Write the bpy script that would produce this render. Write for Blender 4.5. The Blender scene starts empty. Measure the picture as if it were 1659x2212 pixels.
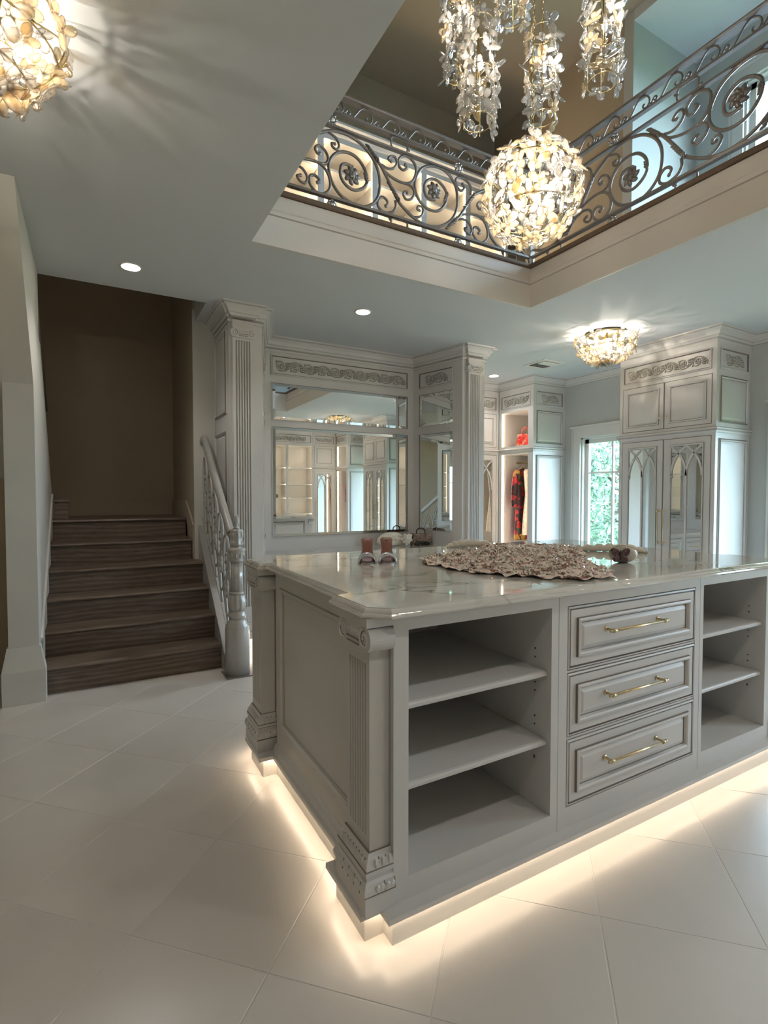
import bpy, math, random
from mathutils import Vector, Matrix
random.seed(7)
SC = bpy.context.scene
COL = SC.collection
R = math.radians
PI = math.pi

# ---------------------------------------------------------------- camera
cam_d = bpy.data.cameras.new('camera')
cam_d.sensor_fit = 'HORIZONTAL'
cam_d.sensor_width = 36.0
cam_d.lens = 36.0 * 1125.9 / 1659.0
cam_d.clip_start = 0.02
cam = bpy.data.objects.new('camera', cam_d)
COL.objects.link(cam)
cam.location = (0, 0, 1.27)
cam.rotation_euler = (R(90 - 1.874), 0, R(-29.431))
SC.camera = cam

# ---------------------------------------------------------------- daylight, exposure
world = bpy.data.worlds.new('sky')
SC.world = world
world.use_nodes = True
_bg = world.node_tree.nodes['Background']
_bg.inputs[0].default_value = (0.60, 0.79, 1.0, 1)
_bg.inputs[1].default_value = 16.5
SC.view_settings.view_transform = 'Standard'
SC.view_settings.look = 'None'
SC.view_settings.gamma = 1.0
SC.view_settings.use_curve_mapping = False
SC.view_settings.exposure = 0.98
SC.cycles.sample_clamp_indirect = 4.0
SC.cycles.caustics_reflective = False
SC.cycles.caustics_refractive = False
SC.cycles.diffuse_bounces = 6
SC.cycles.transparent_max_bounces = 24
SC.cycles.max_bounces = 14


def portal(name, loc, rot, sx, sy):
    l = bpy.data.lights.new(name, 'AREA')
    l.shape = 'RECTANGLE'
    l.size = sx
    l.size_y = sy
    l.cycles.is_portal = True
    o = bpy.data.objects.new(name, l)
    COL.objects.link(o)
    o.location = loc
    o.rotation_euler = rot


XW = 5.5          # window wall
ZC = 2.775        # ceiling
YC = 1.93         # symmetry line of the room
WINS = (4.185, 1.93, -0.325)
for wy in WINS:
    portal('window_daylight', (XW + 0.16, wy, 1.15), (0, R(90), 0), 1.7, 0.84)
portal('window_daylight', (XW + 0.16, 1.93, 4.3), (0, R(90), 0), 1.8, 1.64)


# ---------------------------------------------------------------- materials
def new_mat(name):
    m = bpy.data.materials.new(name)
    m.use_nodes = True
    nt = m.node_tree
    return m, nt, nt.nodes['Principled BSDF']


def plain(name, col, rough=0.5, metal=0.0, var=0.0, scale=6.0, bump=0.0, bscale=150.0, spec=None):
    m, nt, b = new_mat(name)
    b.inputs['Base Color'].default_value = (*col, 1)
    b.inputs['Roughness'].default_value = rough
    b.inputs['Metallic'].default_value = metal
    if spec is not None:
        b.inputs['Specular IOR Level'].default_value = spec
    tc = nt.nodes.new('ShaderNodeTexCoord')
    if var > 0:
        n = nt.nodes.new('ShaderNodeTexNoise')
        n.inputs['Scale'].default_value = scale
        n.inputs['Detail'].default_value = 4
        r = nt.nodes.new('ShaderNodeValToRGB')
        r.color_ramp.elements[0].color = (*[c * (1 - var) for c in col], 1)
        r.color_ramp.elements[1].color = (*[min(1, c * (1 + var)) for c in col], 1)
        nt.links.new(tc.outputs['Object'], n.inputs['Vector'])
        nt.links.new(n.outputs['Fac'], r.inputs['Fac'])
        nt.links.new(r.outputs['Color'], b.inputs['Base Color'])
    if bump > 0:
        n2 = nt.nodes.new('ShaderNodeTexNoise')
        n2.inputs['Scale'].default_value = bscale
        bp = nt.nodes.new('ShaderNodeBump')
        bp.inputs['Strength'].default_value = bump
        bp.inputs['Distance'].default_value = 0.002
        nt.links.new(tc.outputs['Object'], n2.inputs['Vector'])
        nt.links.new(n2.outputs['Fac'], bp.inputs['Height'])
        nt.links.new(bp.outputs['Normal'], b.inputs['Normal'])
    return m


def emit(name, col, strength):
    m = bpy.data.materials.new(name)
    m.use_nodes = True
    nt = m.node_tree
    nt.nodes.clear()
    e = nt.nodes.new('ShaderNodeEmission')
    e.inputs[0].default_value = (*col, 1)
    e.inputs[1].default_value = strength
    o = nt.nodes.new('ShaderNodeOutputMaterial')
    nt.links.new(e.outputs[0], o.inputs[0])
    return m


def ramp(nt, stops, fac):
    r = nt.nodes.new('ShaderNodeValToRGB')
    el = r.color_ramp.elements
    while len(el) < len(stops):
        el.new(0.5)
    for e, (p, c) in zip(el, stops):
        e.position = p
        e.color = (*c, 1)
    nt.links.new(fac, r.inputs['Fac'])
    return r.outputs['Color']


M = {}
M['cab'] = plain('cabinet_paint', (0.60, 0.585, 0.565), 0.38, var=0.04, scale=3)
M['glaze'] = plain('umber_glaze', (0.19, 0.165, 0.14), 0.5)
M['glaze_soft'] = plain('soft_glaze', (0.37, 0.345, 0.31), 0.5)
M['carve'] = plain('carved_glazed', (0.50, 0.475, 0.43), 0.5, var=0.3, scale=60)
M['wall'] = plain('wall_paint', (0.50, 0.51, 0.49), 0.85, bump=0.15, bscale=300)
M['wall_warm_dim'] = plain('wall_paint_dim_warm_light', (0.42, 0.35, 0.26), 0.85, bump=0.15, bscale=300)  # wall paint darkened to brown: dim warm light is put into the colour
M['white_wall'] = plain('white_wall_paint', (0.62, 0.60, 0.55), 0.8, bump=0.1, bscale=300)
M['ceil'] = plain('ceiling_paint', (0.60, 0.615, 0.625), 0.9, bump=0.1, bscale=300)
M['trim'] = plain('trim_paint', (0.64, 0.62, 0.58), 0.4)
M['fascia'] = plain('fascia_paint', (0.62, 0.58, 0.53), 0.45)
M['iron'] = plain('painted_iron', (0.24, 0.22, 0.205), 0.36, 0.45, var=0.15, scale=30)
M['iron_lt'] = plain('pale_painted_iron', (0.44, 0.425, 0.40), 0.3, 0.25, var=0.06, scale=30)
M['silver'] = plain('pewter_finish', (0.52, 0.51, 0.5), 0.25, 0.8)
M['brass'] = plain('brushed_brass', (0.74, 0.61, 0.38), 0.3, 1.0)
M['wire'] = plain('brass_wire', (0.80, 0.60, 0.28), 0.22, 1.0)
M['dark'] = plain('dark_gap', (0.03, 0.028, 0.025), 0.8)
M['mirror'] = plain('mirror_glass', (0.86, 0.89, 0.88), 0.0, 1.0)
M['leather'] = plain('tan_leather', (0.21, 0.06, 0.032), 0.45, var=0.15, scale=40)
M['strap'] = plain('silver_strap', (0.62, 0.62, 0.66), 0.2, 0.85, bump=0.6, bscale=120)
M['cream_fur'] = plain('cream_fluff', (0.72, 0.68, 0.58), 0.95, var=0.12, scale=50, bump=1.0, bscale=200)
M['cream'] = plain('cream_cloth', (0.75, 0.69, 0.6), 0.8, var=0.08, scale=20, bump=0.5, bscale=80)
M['board'] = plain('walnut_edge', (0.13, 0.085, 0.055), 0.65, var=0.2, scale=20)
M['can'] = emit('can_lens', (1.0, 0.93, 0.82), 26.0)
M['bulb'] = emit('bulb_glow', (1.0, 0.90, 0.74), 30.0)
M['led'] = emit('led_warm', (1.0, 0.80, 0.59), 21.0)
M['led2'] = emit('led_closet', (1.0, 0.80, 0.55), 17.0)
M['led_up'] = emit('led_upper', (1.0, 0.76, 0.47), 38.0)
M['grout'] = plain('grout', (0.62, 0.595, 0.56), 0.3)
M['black'] = plain('black_cloth', (0.02, 0.018, 0.018), 0.6)
M['lawn'] = plain('lawn', (0.06, 0.11, 0.04), 0.9, var=0.4, scale=3)
M['bark'] = plain('bark', (0.09, 0.07, 0.05), 0.9, var=0.3, scale=12)


def mk_leaf(name, a, b):
    m, nt, p = new_mat(name)
    tc = nt.nodes.new('ShaderNodeTexCoord')
    n = nt.nodes.new('ShaderNodeTexNoise')
    n.inputs['Scale'].default_value = 2.2
    n.inputs['Detail'].default_value = 6
    nt.links.new(tc.outputs['Object'], n.inputs['Vector'])
    nt.links.new(ramp(nt, [(0.3, a), (0.7, b)], n.outputs['Fac']), p.inputs['Base Color'])
    p.inputs['Roughness'].default_value = 0.6
    return m


M['leaf'] = mk_leaf('tree_leaf', (0.07, 0.13, 0.085), (0.20, 0.30, 0.19))


def mk_tile():
    m, nt, p = new_mat('porcelain_tile')
    tc = nt.nodes.new('ShaderNodeTexCoord')
    n = nt.nodes.new('ShaderNodeTexNoise')
    n.inputs['Scale'].default_value = 2.5
    n.inputs['Detail'].default_value = 5
    oi = nt.nodes.new('ShaderNodeObjectInfo')
    nt.links.new(tc.outputs['Object'], n.inputs['Vector'])
    c = ramp(nt, [(0.3, (0.61, 0.575, 0.535)), (0.7, (0.66, 0.625, 0.58))], n.outputs['Fac'])
    mx = nt.nodes.new('ShaderNodeMixRGB')
    mx.blend_type = 'MULTIPLY'
    mx.inputs[0].default_value = 1.0
    c2 = ramp(nt, [(0.0, (0.95, 0.95, 0.95)), (1.0, (1, 1, 1))], oi.outputs['Random'])
    nt.links.new(c, mx.inputs[1])
    nt.links.new(c2, mx.inputs[2])
    nt.links.new(mx.outputs[0], p.inputs['Base Color'])
    p.inputs['Roughness'].default_value = 0.27
    p.inputs['Specular IOR Level'].default_value = 0.45
    return m


M['tile'] = mk_tile()


def mk_wood():
    m, nt, p = new_mat('stair_wood')
    tc = nt.nodes.new('ShaderNodeTexCoord')
    mp = nt.nodes.new('ShaderNodeMapping')
    mp.inputs['Scale'].default_value = (3.0, 20.0, 20.0)
    oi = nt.nodes.new('ShaderNodeObjectInfo')
    cb_ = nt.nodes.new('ShaderNodeCombineXYZ')
    ml = nt.nodes.new('ShaderNodeMath')
    ml.operation = 'MULTIPLY'
    ml.inputs[1].default_value = 40.0
    nt.links.new(oi.outputs['Random'], ml.inputs[0])
    nt.links.new(ml.outputs[0], cb_.inputs[0])
    nt.links.new(cb_.outputs[0], mp.inputs['Location'])
    nt.links.new(tc.outputs['Object'], mp.inputs['Vector'])
    n = nt.nodes.new('ShaderNodeTexNoise')
    n.inputs['Scale'].default_value = 2.0
    n.inputs['Detail'].default_value = 8
    n.inputs['Distortion'].default_value = 1.2
    nt.links.new(mp.outputs['Vector'], n.inputs['Vector'])
    w = nt.nodes.new('ShaderNodeTexWave')
    w.bands_direction = 'Z'
    w.inputs['Scale'].default_value = 0.45
    w.inputs['Distortion'].default_value = 11.0
    w.inputs['Detail'].default_value = 3
    w.inputs['Detail Scale'].default_value = 0.7
    nt.links.new(mp.outputs['Vector'], w.inputs['Vector'])
    mx = nt.nodes.new('ShaderNodeMixRGB')
    mx.inputs[0].default_value = 0.3
    nt.links.new(n.outputs['Fac'], mx.inputs[1])
    nt.links.new(w.outputs['Fac'], mx.inputs[2])
    nt.links.new(ramp(nt, [(0.2, (0.075, 0.052, 0.037)), (0.55, (0.15, 0.11, 0.082)), (0.85, (0.22, 0.17, 0.13))], mx.outputs[0]), p.inputs['Base Color'])
    p.inputs['Roughness'].default_value = 0.42
    return m


M['wood'] = mk_wood()


def mk_marble():
    m, nt, p = new_mat('veined_marble')
    tc = nt.nodes.new('ShaderNodeTexCoord')
    mp = nt.nodes.new('ShaderNodeMapping')
    mp.inputs['Rotation'].default_value = (0, 0, R(35))
    mp.inputs['Scale'].default_value = (1.0, 2.2, 1.0)
    nt.links.new(tc.outputs['Object'], mp.inputs['Vector'])
    d = nt.nodes.new('ShaderNodeTexNoise')
    d.inputs['Scale'].default_value = 2.3
    d.inputs['Detail'].default_value = 5
    nt.links.new(mp.outputs['Vector'], d.inputs['Vector'])
    mv = nt.nodes.new('ShaderNodeMixRGB')
    mv.inputs[0].default_value = 0.42
    nt.links.new(mp.outputs['Vector'], mv.inputs[1])
    nt.links.new(d.outputs['Color'], mv.inputs[2])
    v = nt.nodes.new('ShaderNodeTexVoronoi')
    v.feature = 'DISTANCE_TO_EDGE'
    v.inputs['Scale'].default_value = 3.4
    nt.links.new(mv.outputs[0], v.inputs['Vector'])
    vein = ramp(nt, [(0.0, (0.30, 0.28, 0.25)), (0.012, (0.5, 0.48, 0.44)), (0.045, (1, 1, 1))], v.outputs['Distance'])
    n2 = nt.nodes.new('ShaderNodeTexNoise')
    n2.inputs['Scale'].default_value = 1.7
    n2.inputs['Detail'].default_value = 3
    nt.links.new(mp.outputs['Vector'], n2.inputs['Vector'])
    mask = ramp(nt, [(0.42, (0, 0, 0)), (0.60, (0.85, 0.85, 0.85))], n2.outputs['Fac'])
    base = ramp(nt, [(0.25, (0.56, 0.53, 0.475)), (0.65, (0.70, 0.685, 0.64))], d.outputs['Fac'])
    mul = nt.nodes.new('ShaderNodeMixRGB')
    mul.blend_type = 'MULTIPLY'
    nt.links.new(mask, mul.inputs[0])
    nt.links.new(base, mul.inputs[1])
    nt.links.new(vein, mul.inputs[2])
    nt.links.new(mul.outputs[0], p.inputs['Base Color'])
    p.inputs['Roughness'].default_value = 0.04
    p.inputs['Specular IOR Level'].default_value = 0.75
    p.inputs['Coat Weight'].default_value = 0.4
    p.inputs['Coat Roughness'].default_value = 0.02
    return m


M['marble'] = mk_marble()


def mk_glass(name, tint, trans, gloss):
    m = bpy.data.materials.new(name)
    m.use_nodes = True
    nt = m.node_tree
    nt.nodes.clear()
    o = nt.nodes.new('ShaderNodeOutputMaterial')
    t = nt.nodes.new('ShaderNodeBsdfTransparent')
    t.inputs[0].default_value = (*tint, 1)
    g = nt.nodes.new('ShaderNodeBsdfGlossy')
    g.inputs['Roughness'].default_value = 0.06
    tl = nt.nodes.new('ShaderNodeBsdfTranslucent')
    tl.inputs[0].default_value = (*tint, 1)
    lw = nt.nodes.new('ShaderNodeLayerWeight')
    lw.inputs[0].default_value = 0.35
    m1 = nt.nodes.new('ShaderNodeMixShader')
    m1.inputs[0].default_value = 1 - trans
    nt.links.new(t.outputs[0], m1.inputs[1])
    nt.links.new(tl.outputs[0], m1.inputs[2])
    m2 = nt.nodes.new('ShaderNodeMixShader')
    mm = nt.nodes.new('ShaderNodeMath')
    mm.operation = 'MULTIPLY_ADD'
    mm.inputs[1].default_value = gloss
    mm.inputs[2].default_value = 0.03
    nt.links.new(lw.outputs['Facing'], mm.inputs[0])
    nt.links.new(mm.outputs[0], m2.inputs[0])
    nt.links.new(m1.outputs[0], m2.inputs[1])
    nt.links.new(g.outputs[0], m2.inputs[2])
    nt.links.new(m2.outputs[0], o.inputs[0])
    return m


M['petal'] = mk_glass('clear_petal_glass', (0.84, 0.815, 0.78), 0.72, 0.8)
M['petal_g'] = mk_glass('champagne_petal_glass', (0.86, 0.76, 0.60), 0.68, 0.6)
M['pane'] = mk_glass('window_glass', (0.97, 1.0, 0.99), 1.0, 0.25)


def mk_floral(name, base, cols, scale, rough=0.6, thr=0.55):
    m, nt, p = new_mat(name)
    tc = nt.nodes.new('ShaderNodeTexCoord')
    v = nt.nodes.new('ShaderNodeTexVoronoi')
    v.inputs['Scale'].default_value = scale
    n = nt.nodes.new('ShaderNodeTexNoise')
    n.inputs['Scale'].default_value = scale * 1.6
    n.inputs['Detail'].default_value = 3
    mv = nt.nodes.new('ShaderNodeMixRGB')
    mv.inputs[0].default_value = 0.08
    nt.links.new(tc.outputs['Object'], n.inputs['Vector'])
    nt.links.new(tc.outputs['Object'], mv.inputs[1])
    nt.links.new(n.outputs['Color'], mv.inputs[2])
    nt.links.new(mv.outputs[0], v.inputs['Vector'])
    sep = nt.nodes.new('ShaderNodeSeparateColor')
    nt.links.new(v.outputs['Color'], sep.inputs[0])
    r = nt.nodes.new('ShaderNodeValToRGB')
    r.color_ramp.interpolation = 'CONSTANT'
    el = r.color_ramp.elements
    while len(el) < len(cols):
        el.new(0.5)
    for i, c in enumerate(cols):
        el[i].position = i / len(cols)
        el[i].color = (*c, 1)
    nt.links.new(sep.outputs[0], r.inputs['Fac'])
    msk = nt.nodes.new('ShaderNodeMath')
    msk.operation = 'LESS_THAN'
    msk.inputs[1].default_value = thr
    nt.links.new(v.outputs['Distance'], msk.inputs[0])
    mx = nt.nodes.new('ShaderNodeMixRGB')
    mx.inputs[1].default_value = (*base, 1)
    nt.links.new(msk.outputs[0], mx.inputs[0])
    nt.links.new(r.outputs['Color'], mx.inputs[2])
    nt.links.new(mx.outputs[0], p.inputs['Base Color'])
    p.inputs['Roughness'].default_value = rough
    return m


M['gown'] = mk_floral('floral_gown', (0.84, 0.72, 0.63), [(0.76, 0.54, 0.49), (0.42, 0.13, 0.13), (0.84, 0.74, 0.66), (0.28, 0.27, 0.17), (0.74, 0.56, 0.49), (0.30, 0.09, 0.09)], 36, 0.7, 0.42)
M['red_dress'] = mk_floral('red_floral_cloth', (0.03, 0.012, 0.015), [(0.45, 0.02, 0.03), (0.35, 0.015, 0.05), (0.03, 0.012, 0.015), (0.5, 0.26, 0.05), (0.06, 0.09, 0.04), (0.5, 0.03, 0.03)], 13, 0.55, 0.6)
M['lace'] = mk_floral('lace_cloth', (0.70, 0.60, 0.50), [(0.78, 0.68, 0.58), (0.66, 0.52, 0.42), (0.80, 0.72, 0.64)], 30, 0.4, 0.5)
M['red_bag'] = mk_floral('red_print', (0.55, 0.04, 0.03), [(0.62, 0.05, 0.03), (0.7, 0.35, 0.25), (0.5, 0.02, 0.03), (0.72, 0.2, 0.05), (0.6, 0.04, 0.03)], 26, 0.3, 0.6)
M['brown_bag'] = mk_floral('brown_quilted', (0.10, 0.06, 0.045), [(0.30, 0.20, 0.16), (0.08, 0.04, 0.03), (0.42, 0.32, 0.27), (0.12, 0.07, 0.05)], 60, 0.2, 0.5)
M['crystal'] = mk_floral('crystal_body', (0.45, 0.42, 0.37), [(0.6, 0.57, 0.52), (0.3, 0.28, 0.25), (0.5, 0.46, 0.4)], 160, 0.12, 0.6)
M['wing'] = mk_floral('butterfly_wing', (0.09, 0.045, 0.05), [(0.22, 0.12, 0.13), (0.06, 0.03, 0.03), (0.30, 0.2, 0.2)], 90, 0.2, 0.5)
M['sequin'] = plain('sequin', (0.92, 0.86, 0.8), 0.08, 1.0)


# ---------------------------------------------------------------- mesh builder
class MB:
    def __init__(s, mat=None):
        s.v, s.f, s.m = [], [], []
        s.M = mat

    def add(s, vs, fs, m=0):
        o = len(s.v)
        if s.M is not None:
            vs = [s.M @ Vector(p) for p in vs]
        s.v += [tuple(p) for p in vs]
        for f in fs:
            s.f.append(tuple(i + o for i in f))
            s.m.append(m)

    def box(s, x0, x1, y0, y1, z0, z1, m=0):
        s.add([(x0, y0, z0), (x1, y0, z0), (x1, y1, z0), (x0, y1, z0), (x0, y0, z1), (x1, y0, z1), (x1, y1, z1), (x0, y1, z1)],
              [(0, 3, 2, 1), (4, 5, 6, 7), (0, 1, 5, 4), (1, 2, 6, 5), (2, 3, 7, 6), (3, 0, 4, 7)], m)

    def poly(s, pts, vec, m=0):
        n = len(pts)
        vec = Vector(vec)
        a = [Vector(p) for p in pts]
        b = [p + vec for p in a]
        s.add(a + b, [tuple(range(n - 1, -1, -1)), tuple(range(n, 2 * n))] + [(i, (i + 1) % n, n + (i + 1) % n, n + i) for i in range(n)], m)

    def tube(s, pts, r, seg=6, m=0, rads=None, closed=False, flat=1.0, up=None, caps=True):
        pts = [Vector(p) for p in pts]
        n = len(pts)
        if n < 2:
            return
        rings = []
        prev = None
        for i, p in enumerate(pts):
            if closed:
                t = pts[(i + 1) % n] - pts[i - 1]
            else:
                t = pts[min(i + 1, n - 1)] - pts[max(i - 1, 0)]
            if t.length < 1e-9:
                t = Vector((0, 0, 1))
            t.normalize()
            if up is not None:
                u = Vector(up)
            elif prev is None:
                u = Vector((0, 0, 1)) if abs(t.z) < 0.9 else Vector((1, 0, 0))
            else:
                u = prev
            u = u - t * u.dot(t)
            if u.length < 1e-6:
                u = t.orthogonal()
            u.normalize()
            prev = u
            w = t.cross(u)
            rr = rads[i] if rads else r
            rings.append([p + (u * math.cos(2 * PI * k / seg + PI / seg) * rr * flat + w * math.sin(2 * PI * k / seg + PI / seg) * rr) for k in range(seg)])
        vs = [q for ring in rings for q in ring]
        fs = []
        for i in range(n if closed else n - 1):
            j = (i + 1) % n
            for k in range(seg):
                l = (k + 1) % seg
                fs.append((i * seg + k, i * seg + l, j * seg + l, j * seg + k))
        if not closed and caps:
            fs.append(tuple(range(seg - 1, -1, -1)))
            fs.append(tuple((n - 1) * seg + k for k in range(seg)))
        s.add(vs, fs, m)

    def lathe(s, prof, c=(0, 0, 0), seg=16, m=0, lobes=0, amp=0.0):
        vs, fs = [], []
        n = len(prof)
        for r, z in prof:
            for k in range(seg):
                a = 2 * PI * k / seg
                q = r * (1 + (amp * math.cos(lobes * a) if lobes else 0))
                vs.append((c[0] + q * math.cos(a), c[1] + q * math.sin(a), c[2] + z))
        for i in range(n - 1):
            for k in range(seg):
                l = (k + 1) % seg
                fs.append((i * seg + k, i * seg + l, (i + 1) * seg + l, (i + 1) * seg + k))
        fs.append(tuple(range(seg - 1, -1, -1)))
        fs.append(tuple((n - 1) * seg + k for k in range(seg)))
        s.add(vs, fs, m)

    def blob(s, c, rx, ry, rz, rot=None, u=8, v=5, m=0):
        vs = [(0, 0, rz)]
        for i in range(1, v):
            t = PI * i / v
            for k in range(u):
                a = 2 * PI * k / u
                vs.append((rx * math.sin(t) * math.cos(a), ry * math.sin(t) * math.sin(a), rz * math.cos(t)))
        vs.append((0, 0, -rz))
        fs = [(0, 1 + k, 1 + (k + 1) % u) for k in range(u)]
        for i in range(v - 2):
            for k in range(u):
                l = (k + 1) % u
                fs.append((1 + i * u + k, 1 + (i + 1) * u + k, 1 + (i + 1) * u + l, 1 + i * u + l))
        e = len(vs) - 1
        fs += [(e, 1 + (v - 2) * u + (k + 1) % u, 1 + (v - 2) * u + k) for k in range(u)]
        T = Matrix.Translation(c) @ (rot if rot is not None else Matrix.Identity(4))
        s.add([T @ Vector(p) for p in vs], fs, m)

    def panel(s, x0, x1, z0, z1, y, prof, mats=None):
        """rectangular rings on the plane y (facing -y); prof = (inset, dy); mats[i] colours ring i"""
        rs = []
        for ins, dy in prof:
            rs.append([(x0 + ins, y + dy, z0 + ins), (x1 - ins, y + dy, z0 + ins), (x1 - ins, y + dy, z1 - ins), (x0 + ins, y + dy, z1 - ins)])
        for i in range(len(rs) - 1):
            s.add(rs[i] + rs[i + 1], [(k, (k + 1) % 4, 4 + (k + 1) % 4, 4 + k) for k in range(4)], mats[i] if mats else 0)
        s.add(rs[-1], [(0, 1, 2, 3)], mats[len(rs) - 1] if mats and len(mats) >= len(rs) else 0)

    def sweep(s, path, prof, closed=False, mats=None, cap=True):
        """profile (out, z) along a plan path; out is to the right of the walking direction"""
        n = len(path)
        P = [Vector((p[0], p[1])) for p in path]
        nor = []
        for i in range(n if closed else n - 1):
            d = (P[(i + 1) % n] - P[i]).normalized()
            nor.append(Vector((d.y, -d.x)))
        off = []
        for i in range(n):
            if closed:
                a, b = nor[i - 1], nor[i]
            else:
                a, b = nor[max(i - 1, 0)], nor[min(i, n - 2)]
            k = a + b
            off.append(k / max(0.2, (1 + a.dot(b))))
        vs = []
        for o, z in prof:
            for i in range(n):
                q = P[i] + off[i] * o
                vs.append((q.x, q.y, z))
        np_ = len(prof)
        for j in range(np_ - 1):
            fs = []
            for i in range(n if closed else n - 1):
                l = (i + 1) % n
                fs.append((j * n + i, j * n + l, (j + 1) * n + l, (j + 1) * n + i))
            o0 = len(s.v)
            mm = mats[j] if mats else 0
            if j == 0:
                s.add(vs, fs, mm)
                base = o0
            else:
                for f in fs:
                    s.f.append(tuple(q + base for q in f))
                    s.m.append(mm)
        if cap and not closed:
            s.f.append(tuple(base + j * n for j in range(np_)))
            s.m.append(0)
            s.f.append(tuple(base + j * n + n - 1 for j in range(np_ - 1, -1, -1)))
            s.m.append(0)

    def build(s, name, mats, parent=None, smooth=False, w=False, loc=None):
        me = bpy.data.meshes.new(name)
        vs = s.v
        if w and parent is not None:
            inv = chain(parent).inverted()
            vs = [tuple(inv @ Vector(p)) for p in vs]
        me.from_pydata(vs, [], s.f)
        if not isinstance(mats, (list, tuple)):
            mats = [mats]
        for k in mats:
            me.materials.append(M[k])
        if max(s.m, default=0) > 0:
            me.polygons.foreach_set('material_index', s.m)
        if smooth:
            me.polygons.foreach_set('use_smooth', [True] * len(s.f))
        me.update()
        o = bpy.data.objects.new(name, me)
        COL.objects.link(o)
        if parent is not None:
            o.parent = parent
        if loc is not None:
            o.location = loc
        return o


def local(o):
    return Matrix.LocRotScale(o.location, o.rotation_euler, o.scale)


def chain(o):
    m = local(o)
    while o.parent is not None:
        o = o.parent
        m = local(o) @ m
    return m


def tag(o, label, cat, group=None):
    o['label'] = label
    o['category'] = cat
    if group:
        o['group'] = group
    return o


def thing(name, label, cat, loc=(0, 0, 0), rz=0.0, group=None):
    o = bpy.data.objects.new(name, None)
    COL.objects.link(o)
    o.empty_display_size = 0.05
    o.location = loc
    o.rotation_euler = (0, 0, rz)
    return tag(o, label, cat, group)


def struct(o):
    o['kind'] = 'structure'
    return o


def put(me, name, parent, mat4=None, loc=None):
    o = bpy.data.objects.new(name, me)
    COL.objects.link(o)
    o.parent = parent
    if mat4 is not None:
        o.matrix_basis = mat4
    if loc is not None:
        o.location = loc
    return o


def mesh_of(mb, name, mats, smooth=True):
    o = mb.build(name, mats, None, smooth)
    me = o.data
    bpy.data.objects.remove(o)
    return me


def cr(pts, n=6, closed=False):
    P = [Vector(p) for p in pts]
    L = len(P)
    out = []
    for i in range(L if closed else L - 1):
        if closed:
            a, b, c, d = P[i - 1], P[i], P[(i + 1) % L], P[(i + 2) % L]
        else:
            a, b, c, d = P[max(i - 1, 0)], P[i], P[i + 1], P[min(i + 2, L - 1)]
        for k in range(n):
            t = k / n
            out.append(0.5 * ((2 * b) + (c - a) * t + (2 * a - 5 * b + 4 * c - d) * t * t + (3 * b - a - 3 * c + d) * t ** 3))
    if not closed:
        out.append(P[-1])
    return out


def spiral(cx, cz, r0, r1, a0, turns, n=28):
    return [(cx + (r0 + (r1 - r0) * i / n) * math.cos(a0 + 2 * PI * turns * i / n), cz + (r0 + (r1 - r0) * i / n) * math.sin(a0 + 2 * PI * turns * i / n)) for i in range(n + 1)]


# ---------------------------------------------------------------- room shell
XL, YF = -1.5, -1.72
SX0, SX1 = -0.287, 0.80           # stair run
OP = (0.86, 3.13, 0.72, 3.14)     # opening in the ceiling
UF = 3.085                        # upper floor level

mb = MB()
mb.box(XL, XW, YF, 6.1, -0.08, -0.0012)
floor = struct(mb.build('floor', 'grout'))
tp = 0.436
tm = MB()
hg = tp / 2 - 0.0011
tm.add([(-hg, -hg, -0.012), (hg, -hg, -0.012), (hg, hg, -0.012), (-hg, hg, -0.012),
        (-hg, -hg, -0.001), (hg, -hg, -0.001), (hg, hg, -0.001), (-hg, hg, -0.001),
        (-hg + 0.0015, -hg + 0.0015, 0), (hg - 0.0015, -hg + 0.0015, 0), (hg - 0.0015, hg - 0.0015, 0), (-hg + 0.0015, hg - 0.0015, 0)],
       [(0, 1, 5, 4), (1, 2, 6, 5), (2, 3, 7, 6), (3, 0, 4, 7), (4, 5, 9, 8), (5, 6, 10, 9), (6, 7, 11, 10), (7, 4, 8, 11), (8, 9, 10, 11)])
tile_me = mesh_of(tm, 'tile', 'tile', False)
h = 0.309


def clip_rect(P, x0, x1, y0, y1):
    for ax, lim, sg in ((0, x0, 1), (0, x1, -1), (1, y0, 1), (1, y1, -1)):
        Q = []
        for i in range(len(P)):
            a, b = P[i - 1], P[i]
            ia, ib = sg * (a[ax] - lim) >= 0, sg * (b[ax] - lim) >= 0
            if ia != ib:
                t = (lim - a[ax]) / (b[ax] - a[ax])
                Q.append((a[0] + (b[0] - a[0]) * t, a[1] + (b[1] - a[1]) * t))
            if ib:
                Q.append(b)
        P = Q
        if not P:
            return P
    return P


for i in range(-16, 17):
    for j in range(-16, 17):
        cx = 1.318 + h + (i + j) * h
        cy = 1.013 + (i - j) * h
        if cx + h < XL or cx - h > XW or cy + h < -0.5 or cy - h > 5.5:
            continue
        if cy - h > 4.33 and 1.0 < cx - h and cx + h < 3.6:
            continue
        if cy - h > 3.95 and -0.3 < cx - h and cx + h < 0.85:
            continue
        if cx - h > XL and cx + h < XW and cy + h < 5.5:
            o = put(tile_me, 'tile', floor, loc=(cx, cy, 0))
            o.rotation_euler = (0, 0, R(45))
        else:
            q = h - 0.0016
            P = clip_rect([(cx, cy - q), (cx + q, cy), (cx, cy + q), (cx - q, cy)], XL, XW, -9, 5.5)
            if len(P) >= 3:
                tb = MB()
                tb.poly([(p[0], p[1], -0.012) for p in P], (0, 0, 0.012))
                tb.build('tile', 'tile', floor)

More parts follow.
